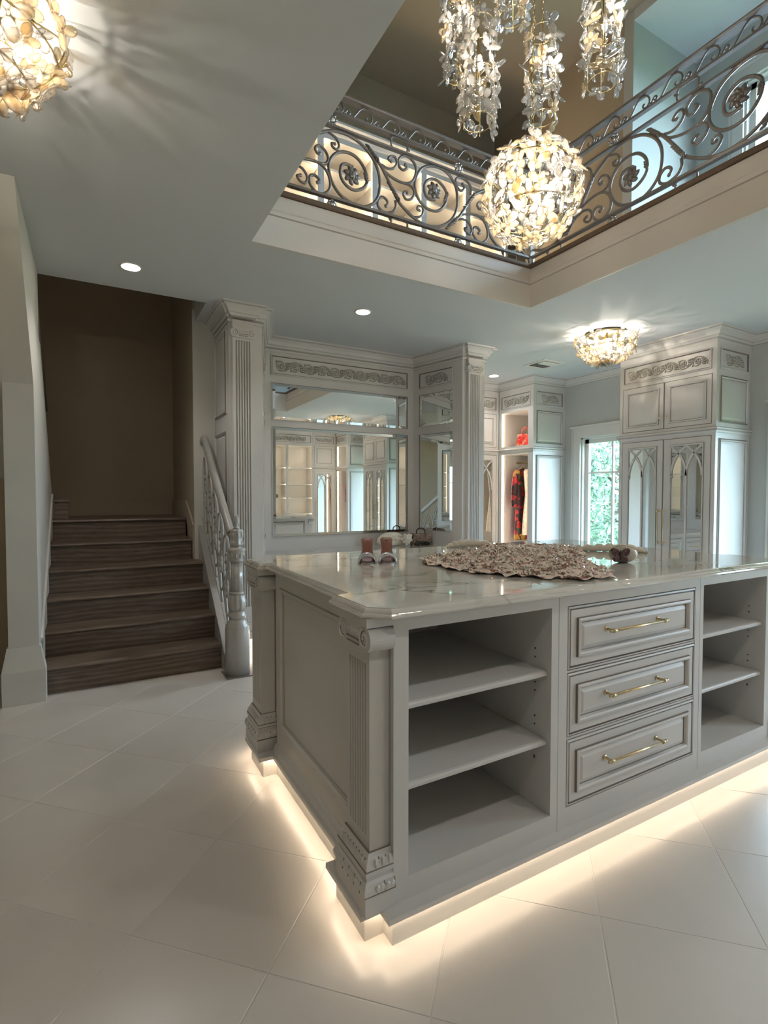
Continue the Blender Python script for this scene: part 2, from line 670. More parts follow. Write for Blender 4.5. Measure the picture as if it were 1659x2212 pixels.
# ceiling slab with the opening and the stairwell left free
mb = MB()
z0, z1 = ZC, UF
mb.box(XL, XW, YF, OP[2], z0, z1)
mb.box(XL, OP[0], OP[2], OP[3], z0, z1)
mb.box(OP[1], XW, OP[2], OP[3], z0, z1)
mb.box(XL, XW, OP[3], 4.29, z0, z1)
mb.box(0.82, XW, 4.29, 6.1, z0, z1)
struct(mb.build('ceiling', 'ceil'))
mb = MB()
mb.box(XL, 4.5, YF, 6.1, 5.8, 5.9)
struct(mb.build('ceiling_upper', 'wall_warm_dim'))  # same browned tone: the ceiling's dimness is in its colour
mb = MB()
mb.box(4.5, XW + 0.1, YF, 3.22, 5.7, 5.9)
struct(mb.build('ceiling_dormer', 'ceil'))

# walls
mb = MB()
mb.box(0.795, 0.978, 4.785, 4.7995, -0.01, ZC + 0.1)
struct(mb.build('wall_stair_jog', 'white_wall'))  # thin paler plate: the lit look of this jog is put into its colour
mb = MB()
mb.box(XL - 0.1, XL, YF, 6.2, -0.08, 5.9)
struct(mb.build('wall_left', 'wall_warm_dim'))
mb = MB()
mb.box(XL, XW, YF - 0.1, YF, -0.08, 5.9)
struct(mb.build('wall_front', 'wall'))
mb = MB()
mb.box(XL, SX1 + 0.2, 6.1, 6.2, -0.08, 5.9)
struct(mb.build('wall_stair_back', 'wall_warm_dim'))
mb = MB()
mb.box(SX1 + 0.2, XW, 6.1, 6.2, -0.08, 5.9)
struct(mb.build('wall_back', 'wall'))
mb = MB()
mb.box(0.80, 0.97, 4.80, 6.1, -0.01, 5.8)
struct(mb.build('wall_stair_side', 'wall_warm_dim'))
mb = MB()
mb.box(XL, 0.80, 4.29, 4.39, UF + 0.02, 5.8)
struct(mb.build('wall_stair_upper', 'wall_warm_dim'))
mb = MB()
mb.box(0.97, 4.5, 5.15, 5.25, UF, 5.8)
struct(mb.build('wall_upper_back', 'wall_warm_dim'))
mb = MB()
mb.box(4.5, 4.6, 3.32, 5.25, UF, 5.8)
struct(mb.build('wall_upper_right', 'wall_warm_dim'))
mb = MB()
mb.box(4.5, XW, 3.22, 3.32, UF, 5.8)
struct(mb.build('wall_dormer', 'wall'))

# window wall with four holes
mb = MB()
wz0, wz1 = 0.30, 2.0
ys = [YF]
for wy in sorted(WINS):
    ys += [wy - 0.42, wy + 0.42]
ys.append(6.1)
for i in range(0, len(ys), 2):
    mb.box(XW, XW + 0.14, ys[i], ys[i + 1], -0.08, 3.2)
for i in range(1, len(ys) - 1, 2):
    mb.box(XW, XW + 0.14, ys[i], ys[i + 1], -0.08, wz0)
    mb.box(XW, XW + 0.14, ys[i], ys[i + 1], wz1, 3.2)
mb.box(XW, XW + 0.14, YF, 1.11, 3.2, 5.9)
mb.box(XW, XW + 0.14, 2.75, 3.32, 3.2, 5.9)
mb.box(XW, XW + 0.14, 1.11, 2.75, 3.2, 3.4)
mb.box(XW, XW + 0.14, 1.11, 2.75, 5.2, 5.9)
struct(mb.build('wall_right', 'wall'))


def window(idx, wy, hw, za, zb, cols, bars, xin=XW):
    """sash window on the right wall facing -X"""
    root = bpy.data.objects.new('window_%d' % idx, None)
    COL.objects.link(root)
    root.location = (xin, wy, za)
    struct(root)
    f = MB(Matrix.Translation((xin, wy, 0)))
    cw = 0.125
    f.box(-0.02, 0.0, -hw - cw, -hw, za - 0.02, zb + cw)
    f.box(-0.02, 0.0, hw, hw + cw, za - 0.02, zb + cw)
    f.box(-0.02, 0.0, -hw, hw, zb, zb + cw)
    f.box(-0.035, 0.0, -hw - cw - 0.02, hw + cw + 0.02, zb + cw, zb + cw + 0.025)
    f.box(-0.03, 0.0, -hw - cw, -hw - cw + 0.02, za, zb + cw)
    f.box(-0.03, 0.0, hw + cw - 0.02, hw + cw, za, zb + cw)
    f.build('window_casing', 'trim', root, w=True)
    f = MB(Matrix.Translation((xin, wy, 0)))
    f.box(-0.06, 0.13, -hw - cw - 0.02, hw + cw + 0.02, za - 0.045, za - 0.02)
    f.build('window_sill', 'trim', root, w=True)
    f = MB(Matrix.Translation((xin, wy, 0)))
    f.box(0.01, 0.13, -hw - 0.001, -hw + 0.02, za, zb)
    f.box(0.01, 0.13, hw - 0.02, hw + 0.001, za, zb)
    f.box(0.01, 0.13, -hw, hw, zb - 0.02, zb)
    f.box(0.01, 0.13, -hw, hw, za - 0.02, za + 0.02)
    for s_ in (-1, 1):
        f.box(0.06, 0.10, min(s_ * hw * 0.97, s_ * (hw - 0.075)), max(s_ * hw * 0.97, s_ * (hw - 0.075)), za + 0.02, zb - 0.02)
    f.box(0.06, 0.10, -hw + 0.02, hw - 0.02, zb - 0.075, zb - 0.02)
    f.box(0.06, 0.10, -hw + 0.02, hw - 0.02, za + 0.02, za + 0.09)
    f.build('sash', 'trim', root, w=True)
    g = MB(Matrix.Translation((xin, wy, 0)))
    for c in range(1, cols):
        y = -hw + 0.07 + (2 * hw - 0.14) * c / cols
        g.box(0.065, 0.095, y - 0.011, y + 0.011, za + 0.08, zb - 0.07)
    for bz in bars:
        g.box(0.066, 0.094, -hw + 0.06, hw - 0.06, bz - 0.011, bz + 0.011)
    g.build('muntin', 'trim', root, w=True)
    zs = [za + 0.08] + list(bars) + [zb - 0.07]
    for c in range(cols):
        for k in range(len(zs) - 1):
            p = MB(Matrix.Translation((xin, wy, 0)))
            ya = -hw + 0.07 + (2 * hw - 0.14) * c / cols
            yb = -hw + 0.07 + (2 * hw - 0.14) * (c + 1) / cols
            p.box(0.078, 0.082, ya, yb, zs[k], zs[k + 1])
            p.build('pane', 'pane', root, w=True)
    return root


for k, wy in enumerate(WINS):
    window(k + 1, wy, 0.42, wz0 + 0.02, wz1, 2, (1.55,))
window(4, 1.93, 0.82, 3.4, 5.2, 3, (4.7,))

# wall of the stairs (upper flight's stringer, closed to the floor) and its soffit
mb = MB()
prof = [(3.05, ZC), (3.82, 1.94), (3.82, 0), (6.1, 0), (6.1, 1.15), (5.36, 1.15), (5.30, 1.30), (4.62, 2.08), (4.40, 2.32), (4.29, 2.36), (4.29, ZC)]
mb.poly([(SX0, y, z) for y, z in prof], (-0.155, 0, 0))
struct(mb.build('wall_stair_stringer', 'white_wall'))
mb = MB()
mb.poly([(SX0 - 0.156, 3.05, ZC + 0.001), (SX0 - 0.156, 3.82, 1.94), (SX0 - 0.156, 4.9, 0.99), (SX0 - 0.156, 4.98, 1.07), (SX0 - 0.156, 3.2, ZC + 0.001)], (-1.05, 0, 0))
struct(mb.build('wall_stair_soffit', 'white_wall'))
mb = MB()
mb.box(XL, SX0 - 0.155, 4.45, 4.55, -0.01, 1.9)
struct(mb.build('wall_understair', 'wall_warm_dim'))
# stub base
bp = [(0, 0.345), (0.008, 0.345), (0.034, 0.20), (0.034, -0.001)]
mb = MB()
mb.sweep([(SX0 - 0.155, 4.4), (SX0 - 0.155, 3.82), (SX0, 3.82), (SX0, 3.875)], bp)
struct(mb.build('baseboard_stair', 'white_wall'))
# capping on the stringer edge
mb = MB()
edge = [(5.30, 1.30), (4.62, 2.08), (4.40, 2.32)]
for a, b in zip(edge[:-1], edge[1:]):
    mb.tube([(SX0 - 0.02, a[0], a[1]), (SX0 - 0.02, b[0], b[1])], 0.03, 4)
struct(mb.build('trim_1', 'trim'))

# staircase ------------------------------------------------------------
RI = 0.1765
NY = [3.88, 4.11, 4.33, 4.57, 4.83, 5.14]
st = thing('staircase', 'dark oak staircase of six steps rising to a landing', 'staircase', (0.25, 3.88, 0))
for i, y in enumerate(NY):
    xr = 0.845 if i < 4 else SX1 - 0.002
    r_ = MB()
    r_.box(SX0 + 0.001, xr - 0.02, y + 0.02, y + 0.05, RI * i, RI * (i + 1) - 0.028)
    r_.build('riser', 'wood', st, w=True)
    t_ = MB()
    yb = NY[i + 1] + 0.05 if i < 5 else 6.098
    zt = RI * (i + 1)
    x0 = SX0 + 0.001
    sec = [(y + 0.012, zt - 0.028), (y + 0.001, zt - 0.021), (y - 0.002, zt - 0.013), (y + 0.002, zt - 0.004), (y + 0.012, zt), (yb, zt), (yb, zt - 0.028)]
    if i == 3:      # notched round the wall corner at the top of the open side
        t_.poly([(x0, a, b) for a, b in sec], (SX1 - 0.003 - x0, 0, 0))
        t_.poly([(SX1 - 0.003, min(a, 4.786), b) for a, b in sec], (xr - SX1 + 0.003, 0, 0))
    else:
        t_.poly([(x0, a, b) for a, b in sec], (xr - x0, 0, 0))
    t_.build('tread' if i < 5 else 'landing', 'wood', st, w=True)
# curb on the open side
cb = MB()
cb.poly([(0.825, 3.80, 0.0), (0.825, 4.787, 0.0), (0.825, 4.787, 1.005), (0.825, 4.66, 0.86), (0.825, 3.86, 0.18), (0.825, 3.80, 0.12)], (0.085, 0, 0))
cb.build('curb', 'iron_lt', st, w=True)
sk = MB()
pts = [(5.2, RI * 6 + 0.16), (6.09, RI * 6 + 0.16), (6.09, RI * 6), (5.2, RI * 6), (4.82, RI * 4), (4.82, RI * 4 + 0.30)]
sk.poly([(SX1 - 0.016, y, z) for y, z in pts], (0.015, 0, 0))
sk.build('skirt_board', 'wall_warm_dim', st, w=True)
sk = MB()
sk.box(SX0 + 0.25, SX1 - 0.02, 6.082, 6.099, RI * 6, RI * 6 + 0.16)
sk.box(SX0 + 0.25, SX1 - 0.02, 6.076, 6.099, RI * 6 + 0.15, RI * 6 + 0.165)
sk.build('skirt_board', 'wall_warm_dim', st, w=True)
sk = MB()
sk.box(XL, SX0 + 0.25, 6.082, 6.0995, RI * 6, RI * 6 + 0.42)
sk.box(XL, SX0 + 0.25, 6.076, 6.0995, RI * 6 + 0.40, RI * 6 + 0.425)
struct(sk.build('baseboard_landing', 'wall_warm_dim'))
sk = MB()
pts = [(3.875, 0.0)]
for i, y in enumerate(NY):
    pts += [(y - 0.004, RI * i + 0.02 * (i > 0)), (y - 0.004, RI * (i + 1) + 0.015)]
pts += [(5.3, RI * 6 + 0.02), (5.3, RI * 6 + 0.22), (3.95, 0.36)]
sk.poly([(SX0, y, z) for y, z in pts], (0.013, 0, 0))
sk.build('skirt_board', 'trim', st, w=True)
nw = thing('landing_newel', 'small dark wood block newel on the stair landing', 'newel post', (SX0 + 0.0755, 5.28, RI * 6))
b = MB()
b.box(-0.05, 0.05, -0.05, 0.05, 0, 0.15)
b.build('post', 'wood', nw)
b = MB()
b.box(-0.062, 0.062, -0.062, 0.062, 0.15, 0.175)
b.box(-0.055, 0.055, -0.055, 0.055, 0.175, 0.19)
b.build('cap', 'wood', nw)
# strip wall base bit
mb = MB()
mb.box(0.80, 0.97, 4.775, 4.7845, 0.70, 0.72)
struct(mb.build('trim_2', 'trim'))

# newel post and stair balustrade
nx, ny = 0.895, 3.70
nl = thing('newel_post', 'pale grey cast iron newel post with leaf carving and acorn finial', 'newel post', (nx, ny, 0))
b = MB()
b.box(-0.095, 0.095, -0.095, 0.095, 0, 0.008)
b.build('foot_plate', 'iron', nl)
b = MB()
b.lathe([(0.083, 0.008), (0.084, 0.33), (0.08, 0.345), (0.081, 0.352), (0.07, 0.362), (0.071, 0.37), (0.058, 0.385), (0.056, 0.40)], seg=28)
b.build('drum', 'iron_lt', nl, True)
b = MB()
b.lathe([(0.055, 0.40), (0.06, 0.41), (0.061, 0.43), (0.05, 0.445), (0.048, 0.455)], seg=24)
b.lathe([(0.048, 0.455), (0.060, 0.48), (0.062, 0.52), (0.05, 0.56), (0.042, 0.575)], seg=40, lobes=10, amp=0.07)
b.lathe([(0.046, 0.572), (0.05, 0.58), (0.046, 0.59)], seg=24)
b.build('leaf_bulb', 'iron_lt', nl, True)
b = MB()
b.lathe([(0.043, 0.588), (0.041, 0.80)], seg=36, lobes=9, amp=0.035)
b.build('fluted_shaft', 'iron_lt', nl, True)
b = MB()
b.lathe([(0.045, 0.80), (0.048, 0.81), (0.046, 0.82), (0.05, 0.835), (0.053, 0.87), (0.062, 0.882), (0.063, 0.892), (0.045, 0.90), (0.043, 0.91)], seg=28)
b.lathe([(0.043, 0.91), (0.046, 0.92), (0.044, 0.94), (0.038, 0.955), (0.044, 0.975), (0.043, 1.015), (0.045, 1.02), (0.03, 1.03)], seg=32, lobes=8, amp=0.05)
for zz, n_ in ((0.845, 10), (0.93, 8), (0.99, 8)):
    for k in range(n_):
        a = 2 * PI * k / n_
        rr = 0.05 if zz < 0.9 else 0.043
        b.blob((rr * math.cos(a), rr * math.sin(a), zz), 0.006, 0.010, 0.02, Matrix.Rotation(a, 4, 'Z'), 6, 4)
b.build('capital', 'iron_lt', nl, True)
b = MB()
b.lathe([(0.03, 1.028), (0.016, 1.045), (0.012, 1.06), (0.02, 1.075), (0.022, 1.08), (0.019, 1.085), (0.019, 1.10), (0.013, 1.12), (0.003, 1.135)], seg=16)
b.build('finial', 'iron_lt', nl, True)

bal = thing('stair_balustrade', 'pale iron balustrade with scrolls sloping up beside the wooden steps', 'balustrade', (0.867, 3.80, 0))
b = MB()
b.tube(cr([(0.87, 3.74, 1.0), (0.87, 3.80, 1.03), (0.87, 4.3, 1.43), (0.87, 4.62, 1.70), (0.87, 4.72, 1.76), (0.87, 4.78, 1.72)], 6), 0.028, 8, flat=1.25)
b.build('handrail', 'iron_lt', bal, True, w=True)
b = MB()
b.tube([(0.867, 3.76, 0.965), (0.867, 4.70, 1.725)], 0.011, 4)
b.build('upper_bar', 'iron_lt', bal, w=True)
b = MB()
b.tube([(0.867, 3.78, 0.22), (0.867, 4.78, 1.07)], 0.014, 4)
b.build('lower_bar', 'iron_lt', bal, w=True)
for k in range(5):
    y = 3.88 + 0.19 * k
    zlo, zhi = 0.22 + (y - 3.78) * 0.85, 0.965 + (y - 3.76) * 0.8085
    zb, zk = (zlo + zhi) / 2, (zhi - zlo) / 2 / 0.262
    for sgn in (1, -1):
        b = MB()
        pts = [(-0.02, -0.26), (0.03, -0.15), (0.09, -0.02), (0.08, 0.13), (0.0, 0.2), (-0.07, 0.15), (-0.07, 0.06), (-0.01, 0.03), (0.025, 0.08), (0.0, 0.11)]
        b.tube(cr([(0.867, y + sgn * p[0], zb + sgn * p[1] * zk + sgn * p[0] * 0.75) for p in pts], 5), 0.0105, 6, m=0)
        b.build('scroll', 'iron_lt', bal, True, w=True)
    b = MB()
    for q in range(5):
        b.blob((0.867, y + 0.02 * math.cos(q * 1.3), zb + 0.05 * (q - 2)), 0.016, 0.022, 0.04, Matrix.Rotation(0.6 * (q - 2), 4, 'X'), 6, 4)
    b.build('cast_leaf', 'iron_lt', bal, True, w=True)

ub = thing('upper_stair_railing', 'thin dark iron railing along the upper stair flight seen edge on', 'railing', (SX0 - 0.03, 4.5, 2.2))
b = MB()
b.tube([(SX0 - 0.03, 4.32, 2.74), (SX0 - 0.03, 5.25, 1.98)], 0.02, 6)
b.build('handrail', 'iron', ub, True, w=True)
b = MB()
b.tube([(SX0 - 0.03, 4.32, 2.445), (SX0 - 0.03, 4.62, 2.12), (SX0 - 0.03, 5.25, 1.40)], 0.012, 4)
b.build('lower_bar', 'iron', ub, w=True)
for k in range(5):
    y = 4.40 + 0.17 * k
    b = MB()
    zlo, zhi = 2.12 - (y - 4.62) * (1.143 if y > 4.62 else 1.083), 2.74 - (y - 4.32) * 0.817
    zc, zk = (zlo + zhi) / 2, (zhi - zlo) / 2
    b.tube(cr([(SX0 - 0.03, y + q[0], zc + q[1] * zk) for q in [(0, -1.0), (0.06, -0.35), (0.05, 0.6), (0.0, 0.93), (-0.045, 0.6), (-0.01, 0.3)]], 5), 0.011, 6)
    b.build('scroll', 'iron', ub, True, w=True)

# ---------------------------------------------------------------- opening fascia and crown on walls
CROWN = [(0.0, -0.098), (0.010, -0.098), (0.012, -0.090), (0.016, -0.089), (0.020, -0.080), (0.028, -0.072), (0.033, -0.070), (0.034, -0.062), (0.044, -0.040), (0.062, -0.024), (0.076, -0.018), (0.078, -0.012), (0.088, -0.010), (0.090, 0.0)]
CM = [0, 1, 0, 0, 0, 1, 0, 0, 0, 0, 1, 0, 0]


def crown(name, path, parent=None, scale=1.0, w=False, z=ZC, mats=('cab', 'glaze_soft')):
    b = MB()
    b.sweep(path, [(o * scale, z + q * scale) for o, q in CROWN], mats=CM)
    return b.build(name, list(mats), parent, w=w)


ox0, ox1, oy0, oy1 = OP
# fascia faces inward: walk so that the void is on the right
loop = [(ox0 - 0.04, oy0 - 0.04), (ox0 - 0.04, oy1), (ox1, oy1), (ox1, oy0 - 0.04)]
FAS = [(0.0, ZC + 0.0006), (0.018, ZC + 0.0006), (0.018, 2.955), (0.024, 2.962), (0.026, 2.985), (0.032, 2.99), (0.033, 3.0), (0.020, 3.006), (0.020, 3.082), (0.0, 3.082)]
b = MB()
b.sweep(loop, FAS, True, mats=[0, 0, 1, 0, 0, 0, 1, 0, 0])
struct(b.build('trim_3', ['fascia', 'glaze_soft']))
b = MB()
b.sweep(loop, [(-0.18, 3.0851), (0.03, 3.0851), (0.036, 3.092), (0.036, 3.112), (0.03, 3.118), (-0.18, 3.118)], True)
struct(b.build('trim_4', 'board'))

# crown where the plain wall meets the ceiling
for k, (ya, yb) in enumerate(((4.86, 3.62), (2.64, 1.22), (0.24, -1.0))):
    struct(crown('trim_%d' % (5 + k), [(XW, ya), (XW, yb)], mats=('trim', 'glaze_soft')))
    b = MB()
    b.sweep([(XW, ya), (XW, yb)], [(0, 0.19), (0.012, 0.19), (0.018, 0.16), (0.018, 0)])
    struct(b.build('baseboard_%s' % ('right', 'right_middle', 'right_near')[k], 'trim'))

# ---------------------------------------------------------------- carved ornament
def ornament_mesh(flip):
    b = MB()
    s = -1 if flip else 1
    sp = spiral(-0.022, 0.0, 0.047, 0.012, 2.6, -1.15, 26)
    path = [(x, z) for x, z in sp[::-1]]
    path += [(p.x, p.y) for p in cr([(path[-1][0], path[-1][1], 0), (-0.045, -0.038, 0), (0.0, -0.044, 0), (0.04, -0.03, 0), (0.066, -0.006, 0), (0.082, 0.022, 0)], 4)][1:]
    n = len(path)
    b.tube([(x, -0.005, s * z) for x, z in path], 0.005, 5, rads=[0.0058 - 0.0022 * i / n for i in range(n)])
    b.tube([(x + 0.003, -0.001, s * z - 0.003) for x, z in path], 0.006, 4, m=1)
    leaves = [(-0.022, 0.012, 0.3, 0.020), (-0.012, 0.0, 1.2, 0.022), (-0.03, -0.004, 2.2, 0.018), (-0.018, -0.016, -0.5, 0.018), (-0.005, 0.018, 0.8, 0.015),
              (0.045, 0.03, 0.2, 0.020), (0.052, 0.012, -0.2, 0.020), (0.046, -0.006, -0.5, 0.018), (0.036, 0.018, 1.4, 0.018), (0.028, -0.022, 0.4, 0.014), (0.075, 0.032, 0.9, 0.012), (-0.06, 0.034, 2.2, 0.012)]
    for x, z, a, L in leaves:
        b.blob((x, -0.006, s * z), L, 0.009, L * 0.33, Matrix.Rotation(-a * s, 4, 'Y'), 6, 4)
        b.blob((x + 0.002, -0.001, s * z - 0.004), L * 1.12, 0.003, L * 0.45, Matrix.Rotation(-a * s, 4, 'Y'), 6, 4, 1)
    return mesh_of(b, 'carved_scroll', ['carve', 'glaze'])


ORN = [ornament_mesh(False), ornament_mesh(True)]
FRIEZE = [(0, 0), (0.0, -0.010), (0.010, -0.013), (0.014, -0.003), (0.017, -0.001), (0.022, -0.001)]
FRM = [0, 0, 1, 1, 0, 0]


def frieze(parent, x0, x1, z0, z1, y, T=None, n=None):
    b = MB(T)
    b.panel(x0, x1, z0, z1, y, FRIEZE, FRM)
    b.build('frieze_panel', ['cab', 'glaze'], parent)
    if n is None:
        n = max(2, int((x1 - x0 - 0.06) / 0.125))
    step = min(0.148, (x1 - x0 - 0.09) / n)
    for i in range(n):
        x = (x0 + x1) / 2 + (i - (n - 1) / 2) * step
        A = Matrix.Translation((x, y + 0.000, (z0 + z1) / 2)) @ Matrix.Scale(min(1.15, step / 0.140), 4)
        put(ORN[i % 2], 'carved_scroll', parent, (T @ A) if T is not None else A)


RAISED = [(0, 0.012), (0.005, 0.012), (0.005, -0.001), (0.047, -0.001), (0.049, -0.008), (0.056, -0.010), (0.061, -0.006), (0.063, 0.002), (0.067, 0.003), (0.080, -0.002), (0.084, -0.002)]
RAISEDM = [1, 0, 0, 1, 0, 0, 0, 1, 0, 0, 0]
SIDEP = [(0, 0), (0.0, -0.007), (0.012, -0.014), (0.018, -0.010), (0.022, -0.002), (0.026, -0.001), (0.05, -0.007), (0.054, -0.007)]
SIDEM = [0, 1, 0, 0, 1, 0, 0, 0]


def door(parent, x0, x1, z0, z1, y=0.0, T=None, name='door', prof=RAISED, pm=RAISEDM):
    b = MB(T)
    b.panel(x0, x1, z0, z1, y, prof, pm)
    return b.build(name, ['cab', 'glaze'], parent)


def side_T(w, right=True):
    """frame whose -y axis points out of the right (or left) flank of a cabinet"""
    if right:
        return Matrix.Translation((w, 0, 0)) @ Matrix.Rotation(R(90), 4, 'Z')
    return Matrix.Translation((0, 0, 0)) @ Matrix.Rotation(R(-90), 4, 'Z') @ Matrix.Translation((0, 0, 0))


def sides(parent, w, d, right=True):
    T = side_T(w, right)
    a, c = (0.05, d - 0.06) if right else (-d + 0.06, -0.05)
    frieze(parent, a, c, 2.415, 2.60, -0.001, T, 2)
    door(parent, a, c, 1.93, 2.35, -0.001, T, 'side_panel', SIDEP, SIDEM)
    door(parent, a, c, 0.24, 1.785, -0.001, T, 'side_panel', SIDEP, SIDEM)


def knob_mesh():
    b = MB()
    b.tube([(0, 0, 0), (0, -0.018, 0)], 0.004, 8)
    b.blob((0, -0.024, 0), 0.010, 0.008, 0.010, None, 10, 6)
    return mesh_of(b, 'knob', 'brass')


def pull_mesh(L):
    b = MB()
    b.tube([(-L / 2, -0.034, 0), (L / 2, -0.034, 0)], 0.0052, 10)
    for s_ in (-1, 1):
        b.tube([(s_ * (L / 2 - 0.012), 0, 0), (s_ * (L / 2 - 0.012), -0.034, 0)], 0.005, 8)
        b.tube([(s_ * (L / 2 - 0.022), -0.034, 0), (s_ * (L / 2 - 0.004), -0.034, 0)], 0.0078, 10)
        b.tube([(s_ * (L / 2 - 0.012), 0, 0), (s_ * (L / 2 - 0.012), -0.004, 0)], 0.010, 10)
        b.tube([(s_ * (L / 2 - 0.004), -0.034, 0), (s_ * (L / 2 + 0.008), -0.034, 0)], 0.0056, 10)
    return mesh_of(b, 'handle', 'brass')


KNOB, PULL = knob_mesh(), pull_mesh(0.33)
ARCHP = [(0, 0.012), (0.005, 0.012), (0.005, -0.001), (0.060, -0.001), (0.063, -0.009), (0.072, -0.009), (0.078, 0.002), (0.081, 0.004)]
ARCHM = [1, 0, 0, 1, 0, 0, 1, 0]


def arch_door(parent, x0, x1, z0, z1, hinge_left):
    b = MB()
    b.panel(x0, x1, z0, z1, 0, ARCHP, ARCHM)
    # remove the centre cap: the mirror stands there
    b.f.pop()
    b.m.pop()
    d = b.build('door', ['cab', 'glaze'], parent)
    a, c, zb, zt = x0 + 0.079, x1 - 0.079, z0 + 0.079, z1 - 0.079
    g = MB()
    g.box(a, c, 0.006, 0.010, zb, zt)
    g.build('mirror_pane', 'mirror', d)
    W = c - a
    spring = zt - 0.26 * W / 0.27
    t = MB()

    def bar(pts):
        out = []
        for p in pts:
            if a - 0.004 <= p[0] <= c + 0.004 and p[1] <= zt + 0.002:
                out.append((p[0], 0.001, p[1]))
        if len(out) > 1:
            t.tube(out, 0.0125, 4, up=(0, 1, 0), flat=0.5)

    H = zt - spring
    RA = (H * H + (0.5 * W) ** 2) / W
    for xs, sg in ((a, 1), (a + W / 2, -1), (a + W / 2, 1), (c, -1)):
        pts = []
        for k in range(15):
            u = k / 14
            pts.append((xs + sg * (RA - math.sqrt(max(0, RA * RA - (u * H) ** 2))), spring + H * u))
        bar(pts)
    bar([(a + W / 2, zb), (a + W / 2, spring)])
    bar([(a, spring - 0.02), (a, spring + 0.02)])
    t.build('gothic_tracery', 'cab', d)
    hx = x1 - 0.03 if hinge_left else x0 + 0.03
    h_ = put(PULL, 'handle', d, Matrix.Translation((hx, -0.001, 0.955)) @ Matrix.Rotation(R(90), 4, 'Y'))
    return d


MIDP = [(0, 1.835), (0.006, 1.835), (0.010, 1.842), (0.012, 1.855), (0.026, 1.868), (0.026, 1.878), (0.016, 1.886), (0.004, 1.892), (0, 1.892)]


def shell(parent, w, d, open_top=None, open_low=None):
    """carcass with optional open bays (x0,x1,z0,z1)"""
    b = MB()
    if open_top is None and open_low is None:
        b.box(0, w, 0.0132, d, 0.10, ZC - 0.02)
        m_ = 0.035
        for za, zb in ((0.10, 0.14), (1.815, 1.918), (2.372, ZC - 0.02)):
            b.box(0, w, 0, 0.0131, za, zb)
        for za, zb in ((0.14, 1.815), (1.918, 2.372)):
            b.box(0, m_, 0, 0.0131, za, zb)
            b.box(w - m_, w, 0, 0.0131, za, zb)
    else:
        ops = sorted([o for o in (open_low, open_top) if o], key=lambda q: q[2])
        x0, x1 = ops[0][0], ops[0][1]
        b.box(0, x0, 0, d, 0.10, ZC - 0.02)
        b.box(x1, w, 0, d, 0.10, ZC - 0.02)
        z = 0.10
        for o in ops:
            b.box(x0, x1, 0, d, z, o[2])
            z = o[3]
        b.box(x0, x1, 0, d, z, ZC - 0.02)
        for o in ops:
            b.box(x0, x1, d - 0.02, d, o[2], o[3])
    b.box(0.03, w - 0.03, 0.03, d, 0, 0.10)
    b.build('carcass', 'cab', parent)
    return b


def mid_molding(parent, w, d, L=True, Rr=True):
    path = []
    if L:
        path.append((0, d))
    path += [(0, 0), (w, 0)]
    if Rr:
        path.append((w, d))
    b = MB()
    b.sweep(path, MIDP, mats=[0, 0, 0, 1, 0, 0, 1, 0])
    b.build('mid_molding', ['cab', 'glaze_soft'], parent)
    return path


def armoire(name, label, loc, rz, w, d, L=True, Rr=True, side='R', doors=2, group=None):
    t = thing(name, label, 'cabinet', loc, rz, group)
    shell(t, w, d)
    path = mid_molding(t, w, d, L, Rr)
    crown('crown_molding', path, t)
    frieze(t, 0.045, w - 0.045, 2.415, 2.60, -0.001, None, max(2, int(w / 0.155)))
    m_ = 0.035
    cw = (w - 2 * m_) / doors
    for k in range(doors):
        x0, x1 = m_ + cw * k + 0.002, m_ + cw * (k + 1) - 0.002
        dd = door(t, x0, x1, 1.918, 2.372)
        left = (k % 2 == 0)
        put(KNOB, 'knob', dd, Matrix.Translation((x1 - 0.03 if left else x0 + 0.03, -0.001, 2.03)))
        arch_door(t, x0, x1, 0.14, 1.815, left)
    if side in ('R', 'B'):
        sides(t, w, d, True)
    if side in ('L', 'B'):
        sides(t, w, d, False)
    return t


big1 = armoire('mirrored_armoire', 'tall painted armoire with gothic mirrored doors beside the garden window', (4.92, 3.62, 0), R(-90), 0.98, XW - 4.92, True, True, 'B')
big2 = armoire('mirrored_armoire', 'tall gothic mirrored armoire seen only as a reflection in the vanity mirror', (4.92, 1.22, 0), R(-90), 0.98, XW - 4.92, True, True, 'B')
bk1 = armoire('mirrored_wardrobe', 'painted wardrobe with gothic mirrored door next to the open lit closet corner', (3.70, 5.5, 0), 0, 1.215, 0.58, False, False, 'N')
bk2 = armoire('mirrored_wardrobe', 'narrow wardrobe with gothic mirrored door beside the reflected lit shelves', (4.915, -1.14, 0), R(180), 0.55, 0.58, False, False, 'N', 1)


def closet_nook(name, label, loc, side):
    w, d = 0.635, XW - 4.92
    t = thing(name, label, 'cabinet', loc, R(-90))
    # viewed from the front: the flank that shows is right (far unit) or left (near unit)
    xo0, xo1 = (0.05, 0.545) if side == 'R' else (0.09, 0.585)
    shell(t, w, d, (xo0, xo1, 1.918, 2.372), (xo0, xo1, 0.16, 1.815))
    path = mid_molding(t, w, d, side == 'L', side == 'R')
    crown('crown_molding', path, t)
    frieze(t, 0.05, w - 0.05, 2.415, 2.60, -0.001, None, 3)
    sides(t, w, d, side == 'R')
    for za, zb in ((1.925, 2.365), (0.17, 1.805)):
        for xx in ((xo0 + 0.001, xo0 + 0.007), (xo1 - 0.007, xo1 - 0.001)):
            b = MB()
            b.box(xx[0], xx[1], 0.022, 0.034, za, zb)
            b.build('led_strip', 'led2', t)
    b = MB()
    b.tube([(xo0, d * 0.5, 1.715), (xo1, d * 0.5, 1.715)], 0.014, 12)
    b.build('hanging_rod', 'brass', t, True)
    return t


